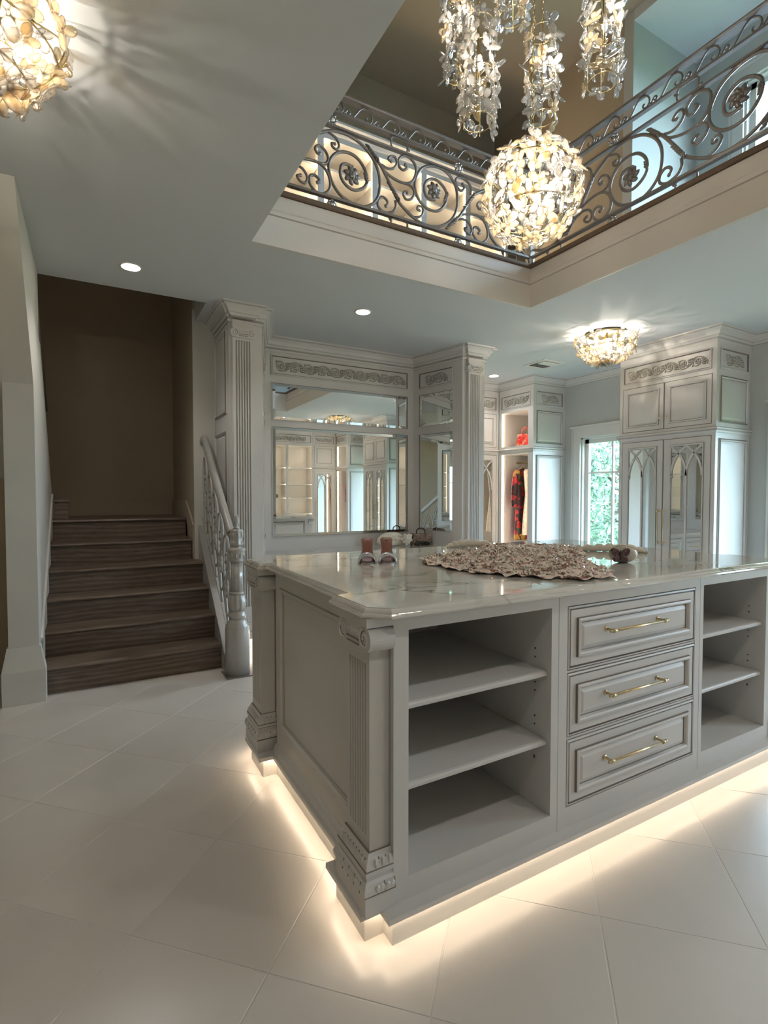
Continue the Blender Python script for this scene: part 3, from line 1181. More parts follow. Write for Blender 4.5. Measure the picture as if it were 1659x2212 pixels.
nook1 = closet_nook('closet_nook', 'open lit corner closet with red handbag above hanging dresses', (4.92, 5.497, 0), 'R')
nook2 = closet_nook('closet_nook', 'open lit corner closet with red dress seen only in the vanity mirror', (4.92, -0.50, 0), 'L')


# lit shelf wall opposite the mirror
def shelf_unit(name, label, loc, rz, w, d, bays, top, shelves, led, fr=True, z0=0.0, zb0=0.16):
    t = thing(name, label, 'shelving', loc, rz)
    b = MB()
    b.box(0, w, d - 0.02, d, z0, top)
    b.box(0, w, 0, d, z0, zb0)
    b.box(0, w, 0, d, top - 0.02, top + (0.38 if fr else 0.03))
    b.build('carcass', 'cab', t)
    bw = w / bays
    for k in range(bays + 1):
        b = MB()
        x = k * bw
        b.box(max(0, x - 0.03), min(w, x + 0.03), 0, 0.018, zb0, top - 0.02)
        b.box(max(0, x - 0.009), min(w, x + 0.009), 0.018, d - 0.02, zb0, top - 0.02)
        b.build('stile', 'cab', t)
    for k in range(bays):
        for z in shelves:
            b = MB()
            b.box(k * bw + 0.010, (k + 1) * bw - 0.010, 0.040, d - 0.02, z - 0.011, z + 0.011)
            b.build('shelf', 'cab', t)
        for x in (k * bw + 0.014, (k + 1) * bw - 0.024):
            b = MB()
            b.box(x, x + 0.010, 0.020, 0.032, zb0 + 0.005, top - 0.025)
            b.build('led_strip', led, t)
    return t


su = shelf_unit('lit_shelving', 'warmly lit open shoe shelves reflected in the vanity mirror', (4.36, -1.14, 0), R(180), 1.8, 0.4, 3, 2.372, (0.5, 0.85, 1.2, 1.5, 1.865), 'led2')
frieze(su, 0.04, 1.76, 2.415, 2.60, -0.001, None, 10)
crown('crown_molding', [(0, 0), (1.8, 0)], su)
uw = shelf_unit('lit_wardrobe', 'warmly lit open wardrobe on the upper floor behind the iron railing', (1.35, 4.62, UF), 0, 2.9, 0.50, 5, 1.55, (0.35, 1.0, 1.28), 'led_up', False)
b = MB()
b.sweep([(0, 0), (2.9, 0)], [(0, 1.575), (0.02, 1.58), (0.03, 1.60), (0.06, 1.64), (0.08, 1.65), (0.08, 1.67), (0, 1.67)])
b.build('crown_molding', 'cab', uw)

# ---------------------------------------------------------------- pilaster builder
def flutes(b, x0, x1, z0, z1, y, n, depth=0.008):
    """fluted front, x0..x1, facing -y"""
    m_ = 0.12 * (x1 - x0)
    step = (x1 - x0 - 2 * m_) / n
    sec = [(x0, y, 0)]
    for k in range(n):
        xa = x0 + m_ + k * step
        g = step * 0.62
        sec += [(xa + (step - g) / 2, y, 0)]
        for j in range(1, 5):
            a = PI * j / 5
            sec.append((xa + step / 2 - g / 2 * math.cos(a), y + depth * math.sin(a), 1 if 1 <= j <= 3 else 0))
        sec += [(xa + (step + g) / 2, y, 0)]
    sec.append((x1, y, 0))
    for (xa, ya, ma), (xb, yb, mb_) in zip(sec[:-1], sec[1:]):
        b.add([(xa, ya, z0), (xb, yb, z0), (xb, yb, z1), (xa, ya, z1)], [(0, 1, 2, 3)], 1 if (ma and mb_) else 0)


def ionic(b, xc, z, w, hgt, y, dep):
    """ionic capital: rounded slab with two volutes, top at z"""
    r_ = hgt / 2
    zc = z - r_
    out = []
    for k in range(13):
        a = PI / 2 + PI * k / 12
        out.append((xc - w / 2 + r_ + r_ * math.cos(a), y, zc + r_ * math.sin(a)))
    for k in range(13):
        a = -PI / 2 + PI * k / 12
        out.append((xc + w / 2 - r_ + r_ * math.cos(a), y, zc + r_ * math.sin(a)))
    b.poly(out, (0, dep, 0))
    for s_ in (-1, 1):
        sp = spiral(0, 0, r_ * 0.84, r_ * 0.2, PI / 2, 1.35, 24)
        b.tube([(xc + s_ * (w / 2 - r_) + s_ * q[0], y - 0.001, zc + q[1]) for q in sp], r_ * 0.10, 5, m=0)
        b.tube([(xc + s_ * (w / 2 - r_) + s_ * q[0] * 0.82, y + 0.0015, zc + q[1] * 0.82) for q in sp], r_ * 0.09, 4, m=1)
    n = 6
    for k in range(n):
        b.blob((xc + (k - (n - 1) / 2) * (w - 4 * r_) / n * 1.1, y, zc + r_ * 0.35), (w - 4 * r_) / n * 0.42, 0.006, r_ * 0.3, None, 6, 4)
    for zz in (-0.25, -0.62):
        b.box(xc - w / 2 + 1.9 * r_, xc + w / 2 - 1.9 * r_, y - 0.002, y + 0.002, zc + r_ * zz - 0.0022, zc + r_ * zz + 0.0022, 1)
    b.box(xc - w / 2 + 0.5 * r_, xc + w / 2 - 0.5 * r_, y + 0.002, y + dep, z, z + 0.012)


def pil_base(b, x0, x1, y0, y1, z, hgt, egg=True):
    """stepped base round three sides; front at y0, back at y1"""
    path = [(x0, y1), (x0, y0), (x1, y0), (x1, y1)]
    H = hgt
    pr = [(0.0, z + H), (0.006, z + H), (0.010, z + 0.93 * H), (0.019, z + 0.86 * H), (0.021, z + 0.76 * H), (0.023, z + 0.74 * H), (0.023, z + 0.67 * H),
          (0.019, z + 0.65 * H), (0.019, z + 0.58 * H), (0.026, z + 0.54 * H), (0.032, z + 0.46 * H), (0.032, z + 0.38 * H), (0.028, z + 0.335 * H), (0.027, z + 0.33 * H), (0.027, z)]
    b.sweep(path, pr, mats=[1, 0, 0, 0, 1, 0, 1, 0, 0, 0, 0, 1, 1, 0])
    if egg:
        for (ax, ay), (bx, by) in zip(path[:-1], path[1:]):
            L = math.hypot(bx - ax, by - ay)
            dx, dy = (bx - ax) / L, (by - ay) / L
            nx_, ny_ = dy, -dx
            n = max(2, int(L / 0.017))
            ang = math.atan2(dy, dx)
            for k in range(n):
                t = (k + 0.5) / n * L
                b.blob((ax + dx * t + nx_ * 0.0185, ay + dy * t + ny_ * 0.0185, z + 0.84 * H), 0.0065, 0.006, 0.055 * H * 1.7, Matrix.Rotation(ang, 4, 'Z'), 6, 4)
                b.tube([(ax + dx * (t + L / n / 2) + nx_ * 0.019, ay + dy * (t + L / n / 2) + ny_ * 0.019, z + 0.78 * H),
                        (ax + dx * (t + L / n / 2) + nx_ * 0.013, ay + dy * (t + L / n / 2) + ny_ * 0.013, z + 0.92 * H)], 0.0016, 4, m=1)
            n2 = max(1, int(L / 0.03))
            for k in range(n2):
                t = (k + 0.5) / n2 * L
                for q in (-1, 1):
                    b.blob((ax + dx * (t + q * 0.006) + nx_ * 0.031, ay + dy * (t + q * 0.006) + ny_ * 0.031, z + 0.46 * H), 0.010, 0.006, 0.010, Matrix.Rotation(ang, 4, 'Z') @ Matrix.Rotation(q * 0.7, 4, 'Y'), 6, 4)
                b.tube([(ax + dx * (t + L / n2 / 2) + nx_ * 0.0325, ay + dy * (t + L / n2 / 2) + ny_ * 0.0325, z + 0.36 * H),
                        (ax + dx * (t + L / n2 / 2) + nx_ * 0.0275, ay + dy * (t + L / n2 / 2) + ny_ * 0.0275, z + 0.54 * H)], 0.0015, 4, m=1)


# ---------------------------------------------------------------- vanity niche
van = thing('vanity_surround', 'painted vanity wall with large mirrors, floral frieze and fluted pilasters', 'vanity', (2.3, 4.6, 0))
PLAN = [(0.98, 4.80), (0.98, 4.25), (1.25, 4.25), (1.465, 4.92), (3.15, 4.92), (3.315, 4.25), (3.60, 4.25), (3.60, 5.5)]
b = MB()
b.poly([(x, y, 0.10) for x, y in [(0.98, 4.80), (0.98, 4.252), (1.25, 4.252), (1.465, 4.921), (1.465, 6.0), (0.98, 6.0)]], (0, 0, ZC - 0.12))
b.poly([(x, y, 0.10) for x, y in [(3.15, 6.0), (3.15, 4.921), (3.315, 4.252), (3.60, 4.252), (3.60, 5.9), (3.40, 5.9)]], (0, 0, ZC - 0.12))
b.box(1.465, 3.15, 4.921, 5.0, 0.10, ZC - 0.02)
b.build('carcass', 'cab', van, w=True)
crown('crown_molding', PLAN, van, 1.05, w=True)
b = MB()
b.sweep(PLAN, [(0, 2.645), (0.006, 2.645), (0.010, 2.655), (0.010, 2.665), (0, 2.672)], mats=[1, 0, 0, 0])
b.build('picture_rail', ['cab', 'glaze_soft'], van, w=True)


def wframe(parent, T, x0, x1, z0, z1, prof, mats, name, mm):
    b = MB(T)
    b.panel(x0, x1, z0, z1, 0, prof, mats)
    return b.build(name, mm, parent, w=True)


def wmirror(T, x0, x1, z0, z1):
    fr = wframe(van, T, x0 - 0.012, x1 + 0.012, z0 - 0.012, z1 + 0.012, [(0, 0), (0, -0.005), (0.008, -0.006), (0.012, -0.002)], [0, 0, 1, 1], 'mirror_frame', ['cab', 'glaze'])
    bb = MB(T)
    bb.panel(x0, x1, z0, z1, -0.002, [(0, 0.0), (0.026, -0.0045), (0.028, -0.0045)])
    bb.build('mirror_pane', 'mirror', van, w=True)


def wfrieze(T, x0, x1, z0, z1, n):
    bb = MB(T)
    bb.panel(x0, x1, z0, z1, -0.001, FRIEZE, FRM)
    bb.build('frieze_panel', ['cab', 'glaze'], van, w=True)
    inv = chain(van).inverted()
    step = min(0.148, (x1 - x0 - 0.09) / n)
    for i in range(n):
        x = (x0 + x1) / 2 + (i - (n - 1) / 2) * step
        A = Matrix.Translation((x, -0.001, (z0 + z1) / 2)) @ Matrix.Scale(min(1.15, step / 0.140), 4)
        put(ORN[i % 2], 'carved_scroll', van, inv @ T @ A)


TB = Matrix.Translation((0, 4.92, 0))
wfrieze(TB, 1.53, 3.075, 2.425, 2.615, 10)
wmirror(TB, 1.545, 3.07, 2.0, 2.345)
wmirror(TB, 1.545, 3.07, 0.865, 1.925)
# splayed returns: frame with -y pointing out of the return face
for (ax, ay), (bx, by), nm in (((3.15, 4.92), (3.315, 4.25), 'r'), ((1.25, 4.25), (1.465, 4.92), 'l')):
    L = math.hypot(bx - ax, by - ay)
    T = Matrix.Translation((ax, ay, 0)) @ Matrix.Rotation(math.atan2(by - ay, bx - ax), 4, 'Z')
    wfrieze(T, 0.09, L - 0.12, 2.425, 2.60, 2)
    wmirror(T, 0.10, L - 0.13, 2.02, 2.355)
    wmirror(T, 0.10, L - 0.13, 0.89, 1.925)
# stair flank panels
T = Matrix.Translation((0.98, 4.80, 0)) @ Matrix.Rotation(R(-90), 4, 'Z')
wframe(van, T, 0.05, 0.47, 1.93, 2.60, SIDEP, SIDEM, 'side_panel', ['cab', 'glaze'])
wframe(van, T, 0.05, 0.47, 0.24, 1.79, SIDEP, SIDEM, 'side_panel', ['cab', 'glaze'])
# pilasters
for xc in (1.085, 3.445):
    b = MB()
    flutes(b, xc - 0.082, xc + 0.082, 0.36, 2.50, 4.215, 6, 0.010)
    b.box(xc - 0.082, xc + 0.082, 4.215, 4.252, 0.28, 0.36)
    b.box(xc - 0.082, xc + 0.082, 4.215, 4.252, 2.50, 2.66)
    b.box(xc - 0.082, xc - 0.0815, 4.215, 4.252, 0.36, 2.5)
    b.box(xc + 0.0815, xc + 0.082, 4.215, 4.252, 0.36, 2.5)
    p = b.build('pilaster', ['cab', 'glaze_soft'], van, w=True)
    b = MB()
    ionic(b, xc, 2.59, 0.205, 0.07, 4.197, 0.055)
    b.build('capital', ['cab', 'glaze'], p, w=True)
    b = MB()
    pil_base(b, xc - 0.082, xc + 0.082, 4.215, 4.252, 0.10, 0.18)
    b.build('pilaster_base', ['cab', 'glaze_soft'], p, w=True)
    b = MB()
    b.sweep([(xc - 0.09, 4.252), (xc - 0.09, 4.205), (xc + 0.09, 4.205), (xc + 0.09, 4.252)], [(o, ZC + q) for o, q in CROWN], mats=CM)
    b.build('cornice_block', ['cab', 'glaze_soft'], p, w=True)
# toe kick with strip light under the left pilaster
b = MB()
b.box(1.0, 1.24, 4.26, 4.30, 0, 0.1)
b.box(3.33, 3.59, 4.26, 4.30, 0, 0.1)
b.box(1.24, 3.33, 4.36, 4.40, 0, 0.1)
b.build('toe_kick', 'trim', van, w=True)
b = MB()
b.box(0.99, 1.26, 4.225, 4.24, 0.092, 0.098)
b.build('led_strip', 'led', van, w=True)
b = MB()
b.box(1.28, 3.30, 4.32, 4.335, 0.092, 0.098)
b.build('led_strip', 'led', van, w=True)
# drawer base under the vanity top
b = MB()
b.poly([(x, y, 0.10) for x, y in [(1.262, 4.32), (3.302, 4.32), (3.152, 4.9195), (1.463, 4.9195)]], (0, 0, 0.60))
b.build('base_cabinet', 'cab', van, w=True)
for k in range(3):
    for j in range(2):
        x0 = 1.33 + k * 0.64
        z0 = 0.14 + j * 0.27
        bb = MB(Matrix.Translation((0, 4.306, 0)))
        bb.panel(x0, x0 + 0.6, z0, z0 + 0.25, 0, RAISED, RAISEDM)
        dd = bb.build('drawer', ['cab', 'glaze'], van, w=True)
        put(PULL, 'handle', dd, chain(van).inverted() @ Matrix.Translation((x0 + 0.3, 4.317, z0 + 0.125)))
b = MB()
vt = [(1.255, 4.285), (3.31, 4.285), (3.152, 4.918), (1.463, 4.918)]
b.poly([(x, y, 0.70) for x, y in vt], (0, 0, 0.03))
tag(b.build('vanity_countertop', 'marble'), 'pale marble vanity top under the large wall mirror', 'countertop')

# ---------------------------------------------------------------- island
isl = thing('closet_island', 'painted closet island with open shelves, three drawers and fluted corner pilasters', 'island', (1.8, 1.87, 0))
IX0, IX1, IY0, IY1 = 0.736, 2.84, 1.25, 2.50
ZT, ZB = 0.931, 0.10


def ibox(name, *bx, mats='cab'):
    b = MB()
    for q in bx:
        b.box(*q)
    return b.build(name, mats, isl, w=True)


D = 1.92
ibox('face_frame', (IX0, 0.786, IY0, IY0 + 0.022, ZB, ZT), (1.36, 1.437, IY0, IY0 + 0.022, ZB, ZT), (2.205, 2.265, IY0, IY0 + 0.022, ZB, ZT), (2.79, IX1, IY0, IY0 + 0.022, ZB, ZT),
     (0.786, 1.36, IY0, IY0 + 0.022, 0.886, ZT), (0.786, 1.36, IY0, IY0 + 0.022, ZB, 0.167), (1.437, 2.205, IY0, IY0 + 0.022, 0.884, ZT), (1.437, 2.205, IY0, IY0 + 0.022, ZB, 0.172),
     (2.265, 2.79, IY0, IY0 + 0.022, 0.886, ZT), (2.265, 2.79, IY0, IY0 + 0.022, ZB, 0.167),
     (1.437, 2.205, IY0 + 0.002, IY0 + 0.022, 0.649, 0.656), (1.437, 2.205, IY0 + 0.002, IY0 + 0.022, 0.413, 0.420))
# fine joint lines between the cabinet boxes
ibox('joint_line', (1.3945, 1.3955, IY0 - 0.0006, IY0, ZB, ZT), mats='glaze_soft')
ibox('joint_line', (2.2395, 2.2405, IY0 - 0.0006, IY0, ZB, ZT), mats='glaze_soft')
for (xa, xb) in ((0.786, 1.36), (2.265, 2.79)):
    ibox('bay_lining', (xa - 0.02, xa - 0.001, IY0 + 0.02, D, ZB, ZT - 0.002), (xb + 0.001, xb + 0.02, IY0 + 0.02, D, ZB, ZT - 0.002), (xa - 0.02, xb + 0.02, D, D + 0.02, ZB, ZT - 0.002), (xa, xb, IY0 + 0.02, D, ZB, 0.1665), (xa, xb, IY0 + 0.02, D, 0.888, ZT - 0.002))
    for zs in (0.645, 0.405):
        b = MB()
        sec = [(IY0 + 0.022, zs + 0.001), (IY0 + 0.018, zs + 0.005), (IY0 + 0.018, zs + 0.013), (IY0 + 0.022, zs + 0.018), (IY0 + 0.03, zs + 0.020), (D, zs + 0.020), (D, zs - 0.002), (IY0 + 0.03, zs - 0.002), (IY0 + 0.03, zs + 0.001)]
        b.poly([(xa + 0.002, y, z) for y, z in sec], (xb - xa - 0.004, 0, 0))
        b.build('shelf', 'cab', isl, w=True)
    b = MB()
    for zz in (0.345, 0.375, 0.46, 0.49, 0.58, 0.61, 0.70, 0.73, 0.34):
        for xx in (xb,):
            b.tube([(xx + 0.0015, IY0 + 0.075, zz), (xx - 0.0006, IY0 + 0.075, zz)], 0.003, 6)
    b.build('pin_hole', 'dark', isl, w=True)['kind'] = 'stuff'
for k, (za, zb) in enumerate(((0.656, 0.884), (0.420, 0.649), (0.172, 0.413))):
    b = MB(Matrix.Translation((0, IY0, 0)))
    DR = [(0, 0.012), (0.004, 0.012), (0.004, 0.0), (0.010, -0.002), (0.012, 0.004), (0.015, 0.004), (0.016, -0.001), (0.044, -0.001), (0.046, -0.009), (0.054, -0.011), (0.060, -0.008), (0.063, 0.002), (0.067, 0.003), (0.069, 0.002), (0.082, -0.003), (0.086, -0.003)]
    DM = [1, 0, 0, 1, 1, 0, 0, 1, 0, 0, 0, 1, 0, 0, 0, 0]
    b.panel(1.437, 2.205, za, zb, 0, DR, DM)
    d_ = b.build('drawer', ['cab', 'glaze'], isl, w=True)
    hd = put(PULL, 'handle', d_, chain(isl).inverted() @ Matrix.Translation((1.79, IY0 - 0.003, (za + zb) / 2 + 0.012)))
    hd['label'] = 'brass bar handle'
for (xa, xb) in ((0.80, 1.40), (1.44, 2.14), (2.18, 2.78)):
    b = MB(Matrix.Translation((0, IY1, 0)) @ Matrix.Rotation(PI, 4, 'Z'))
    b.panel(-xb, -xa, 0.18, 0.88, -0.001, SIDEP, SIDEM)
    b.build('back_panel', ['cab', 'glaze'], isl, w=True)
# body behind
ibox('carcass', (IX0 + 0.002, IX1 - 0.002, D + 0.022, IY1, ZB, ZT - 0.001), (1.382, 2.243, IY0 + 0.023, D + 0.022, ZB, ZT - 0.001), (IX0 + 0.001, 0.765, IY0 + 0.022, D + 0.022, ZB, ZT - 0.001), (2.812, IX1 - 0.001, IY0 + 0.022, D + 0.022, ZB, ZT - 0.001))
# end panels, left (towards the stairs) and right
for side in (0, 1):
    if side == 0:
        T = Matrix.Translation((IX0, 0, 0)) @ Matrix.Rotation(R(-90), 4, 'Z')   # local x -> -Y, -y -> -X
        a, c = -2.215, -1.485
    else:
        T = Matrix.Translation((IX1, 0, 0)) @ Matrix.Rotation(R(90), 4, 'Z')    # local x -> +Y, -y -> +X
        a, c = 1.485, 2.215
    b = MB(T)
    # frame strips around the sunken panel
    b.box(a - 0.06, a, -0.012, 0.0, 0.10, ZT)
    b.box(c, c + 0.06, -0.012, 0.0, 0.10, ZT)
    b.box(a, c, -0.012, 0.0, 0.862, ZT)
    b.box(a, c, -0.012, 0.0, 0.10, 0.235)
    b.build('end_frame', 'cab', isl, w=True)
    b = MB(T)
    b.panel(a, c, 0.235, 0.862, -0.012, [(0, 0), (0.004, -0.006), (0.012, -0.007), (0.018, 0.002), (0.020, 0.004), (0.026, 0.004), (0.030, 0.008), (0.033, 0.009), (0.036, 0.0085)], [1, 0, 0, 1, 0, 1, 0, 0, 0])
    b.build('end_panel', ['cab', 'glaze_soft'], isl, w=True)
    b = MB(T)
    b.sweep([(a - 0.06, -0.012), (c + 0.06, -0.012)], [(0, 0.145), (0.006, 0.142), (0.014, 0.128), (0.020, 0.10), (0.0, 0.10)], mats=[0, 0, 0, 0])
    b.build('base_molding', 'cab', isl, w=True)
    for yc in (1.345, 2.405):
        lx = -yc if side == 0 else yc
        b = MB(T)
        hw = 0.074
        flutes(b, lx - hw, lx + hw, 0.30, 0.795, -0.066, 7, 0.005)
        b.box(lx - hw, lx - hw + 0.0005, -0.066, 0, 0.30, 0.795)
        b.box(lx + hw - 0.0005, lx + hw, -0.066, 0, 0.30, 0.795)
        b.box(lx - hw, lx + hw, -0.066, 0, 0.795, 0.86)
        b.box(lx - hw, lx + hw, -0.066, 0, 0.25, 0.30)
        b.box(lx - hw - 0.004, lx - hw, -0.003, 0, 0.25, 0.86, 1)
        b.box(lx + hw, lx + hw + 0.004, -0.003, 0, 0.25, 0.86, 1)
        p = b.build('pilaster', ['cab', 'glaze_soft'], isl, w=True)
        b = MB(T)
        ionic(b, lx, 0.905, 0.215, 0.072, -0.080, 0.080)
        b.box(lx - 0.095, lx + 0.095, -0.085, 0, 0.905, 0.931)
        b.build('capital', ['cab', 'glaze'], p, w=True)
        b = MB(T)
        pil_base(b, lx - hw, lx + hw, -0.066, 0.0, 0.10, 0.165)
        b.build('pilaster_base', ['cab', 'glaze'], p, w=True)


def outline(main_l, main_r, bump_l, bump_r, yf, yb, b0, b1, ch=0.0):
    """plan outline walking so that outside is on the right (counter-clockwise seen from above); pilaster bumps at each corner"""
    y0, y1 = b0, b1
    P = []
    # front edge left -> right
    if ch:
        P += [(bump_l + 0.0, yf + ch), (bump_l + ch, yf), (bump_r - ch, yf), (bump_r, yf + ch), (bump_r, y1), (main_r, y1 + 0.012)]
        P += [(main_r, yb - (y1 - yf) - 0.012), (bump_r, yb - (y1 - yf)), (bump_r, yb - ch), (bump_r - ch, yb), (bump_l + ch, yb), (bump_l, yb - ch), (bump_l, yb - (y1 - yf)), (main_l, yb - (y1 - yf) - 0.012), (main_l, y1 + 0.012), (bump_l, y1)]
    else:
        P += [(main_l, yf), (main_r, yf), (main_r, y0), (bump_r, y0), (bump_r, y1), (main_r, y1), (main_r, yb - (y1 - yf)), (bump_r, yb - (y1 - yf)), (bump_r, yb - (y0 - yf)), (main_r, yb - (y0 - yf)), (main_r, yb), (main_l, yb),
              (main_l, yb - (y0 - yf)), (bump_l, yb - (y0 - yf)), (bump_l, yb - (y1 - yf)), (main_l, yb - (y1 - yf)), (main_l, y1), (bump_l, y1), (bump_l, y0), (main_l, y0)]
    return P


slab = outline(0.697, 2.879, 0.635, 2.941, 1.207, 2.545, 1.258, 1.503)
toe = outline(0.722, 2.854, 0.660, 2.916, 1.232, 2.52, 1.283, 1.478)
b = MB()
b.sweep(slab, [(0, 0.1), (0, 0.084), (-0.004, 0.082), (-0.006, 0.084), (-0.006, 0.094), (-0.04, 0.094)], True)
b.add([(x, y, 0.1) for x, y in slab], [tuple(range(len(slab)))])
b.build('base_slab', 'cab', isl, w=True)
b = MB()
b.sweep(toe, [(0, 0.0935), (0, 0.0)], True)
b.build('toe_kick', 'trim', isl, w=True)
b = MB()
ins = outline(0.697 + 0.016, 2.879 - 0.016, 0.635 + 0.016, 2.941 - 0.016, 1.207 + 0.016, 2.545 - 0.016, 1.258 + 0.016, 1.503 - 0.016)
b.sweep(ins, [(0.0025, 0.0868), (-0.0025, 0.0868)], True)
b.f = [f[::-1] for f in b.f]
b.build('led_strip', 'led', isl, w=True)

# marble top with ogee edge
ctop = outline(0.690, 2.885, 0.645, 2.93, 1.205, 2.585, 1.235, 1.49, 0.06)
b = MB()
b.sweep(ctop, [(-0.004, 0.9312), (0.0, 0.9335), (0.002, 0.938), (0.0, 0.9425), (-0.004, 0.945), (-0.006, 0.946), (-0.006, 0.948), (-0.009, 0.9535), (-0.014, 0.957), (-0.018, 0.958), (-0.018, 0.9595), (-0.022, 0.960)], True)


def inset(P, d):
    q = MB()
    q.sweep(P, [(-d, 0.0), (-d - 0.001, 0.0)], True)
    return q.v[:len(P)]


tv = inset(ctop, 0.022)
b.add([(p[0], p[1], 0.960) for p in tv], [tuple(range(len(tv)))])
bv = inset(ctop, 0.004)
b.add([(p[0], p[1], 0.9312) for p in bv], [tuple(range(len(bv) - 1, -1, -1))])
tag(b.build('island_countertop', 'marble'), 'polished white marble island top with grey veins and stepped corners', 'countertop')

# ---------------------------------------------------------------- upper railing
C2 = [(-0.526, 0.163), (-0.465, 0.116), (-0.426, 0.075), (-0.355, -0.025), (-0.307, -0.099), (-0.258, -0.141), (-0.175, -0.188), (-0.107, -0.209), (-0.012, -0.21), (0.085, -0.178), (0.167, -0.107), (0.208, -0.016), (0.207, 0.092), (0.174, 0.163), (0.101, 0.215), (0.004, 0.22), (-0.091, 0.183), (-0.146, 0.111), (-0.163, 0.03), (-0.142, -0.033), (-0.09, -0.082), (-0.021, -0.099), (0.049, -0.08), (0.103, -0.016), (0.111, 0.058), (0.075, 0.105), (0.013, 0.13), (-0.048, 0.109), (-0.082, 0.06), (-0.074, 0.0), (-0.039, -0.022), (0.005, -0.014)]
C3 = [(-0.442, 0.097), (-0.402, 0.059), (-0.323, 0.032), (-0.242, 0.028), (-0.184, 0.059), (-0.155, 0.122), (-0.163, 0.182), (-0.209, 0.216), (-0.258, 0.211), (-0.295, 0.175), (-0.291, 0.129), (-0.258, 0.115), (-0.225, 0.142), (-0.242, 0.154)]
C4 = [(-0.434, 0.099), (-0.387, 0.087), (-0.339, 0.101), (-0.311, 0.143), (-0.323, 0.18), (-0.355, 0.18), (-0.379, 0.153), (-0.355, 0.143)]
C5 = [(-0.242, 0.028), (-0.192, 0.022), (-0.167, -0.013), (-0.188, -0.06), (-0.233, -0.079), (-0.258, -0.052), (-0.242, -0.027), (-0.225, -0.032)]
C6 = [(-0.323, -0.111), (-0.319, -0.157), (-0.347, -0.195), (-0.41, -0.212), (-0.457, -0.187), (-0.457, -0.147), (-0.426, -0.115), (-0.395, -0.124), (-0.383, -0.147), (-0.398, -0.168)]
C7 = [(-0.175, -0.188), (-0.116, -0.166), (-0.09, -0.124), (-0.107, -0.094), (-0.137, -0.102), (-0.141, -0.124), (-0.12, -0.125)]
ZM = 3.415


def rosette(b, x, z, r_, m=0):
    for k in range(7):
        a = 2 * PI * k / 7
        b.blob((x + 0.55 * r_ * math.cos(a), -0.004, z + 0.55 * r_ * math.sin(a)), r_ * 0.5, 0.013, r_ * 0.27, Matrix.Rotation(-a - 0.5, 4, 'Y'), 6, 4, m)
    b.blob((x, -0.012, z), r_ * 0.32, 0.012, r_ * 0.32, None, 8, 5, m)
    for k in range(5):
        a = 2 * PI * k / 5
        b.blob((x + 0.28 * r_ * math.cos(a), -0.014, z + 0.28 * r_ * math.sin(a)), r_ * 0.26, 0.009, r_ * 0.13, Matrix.Rotation(-a + 0.9, 4, 'Y'), 6, 4, m)


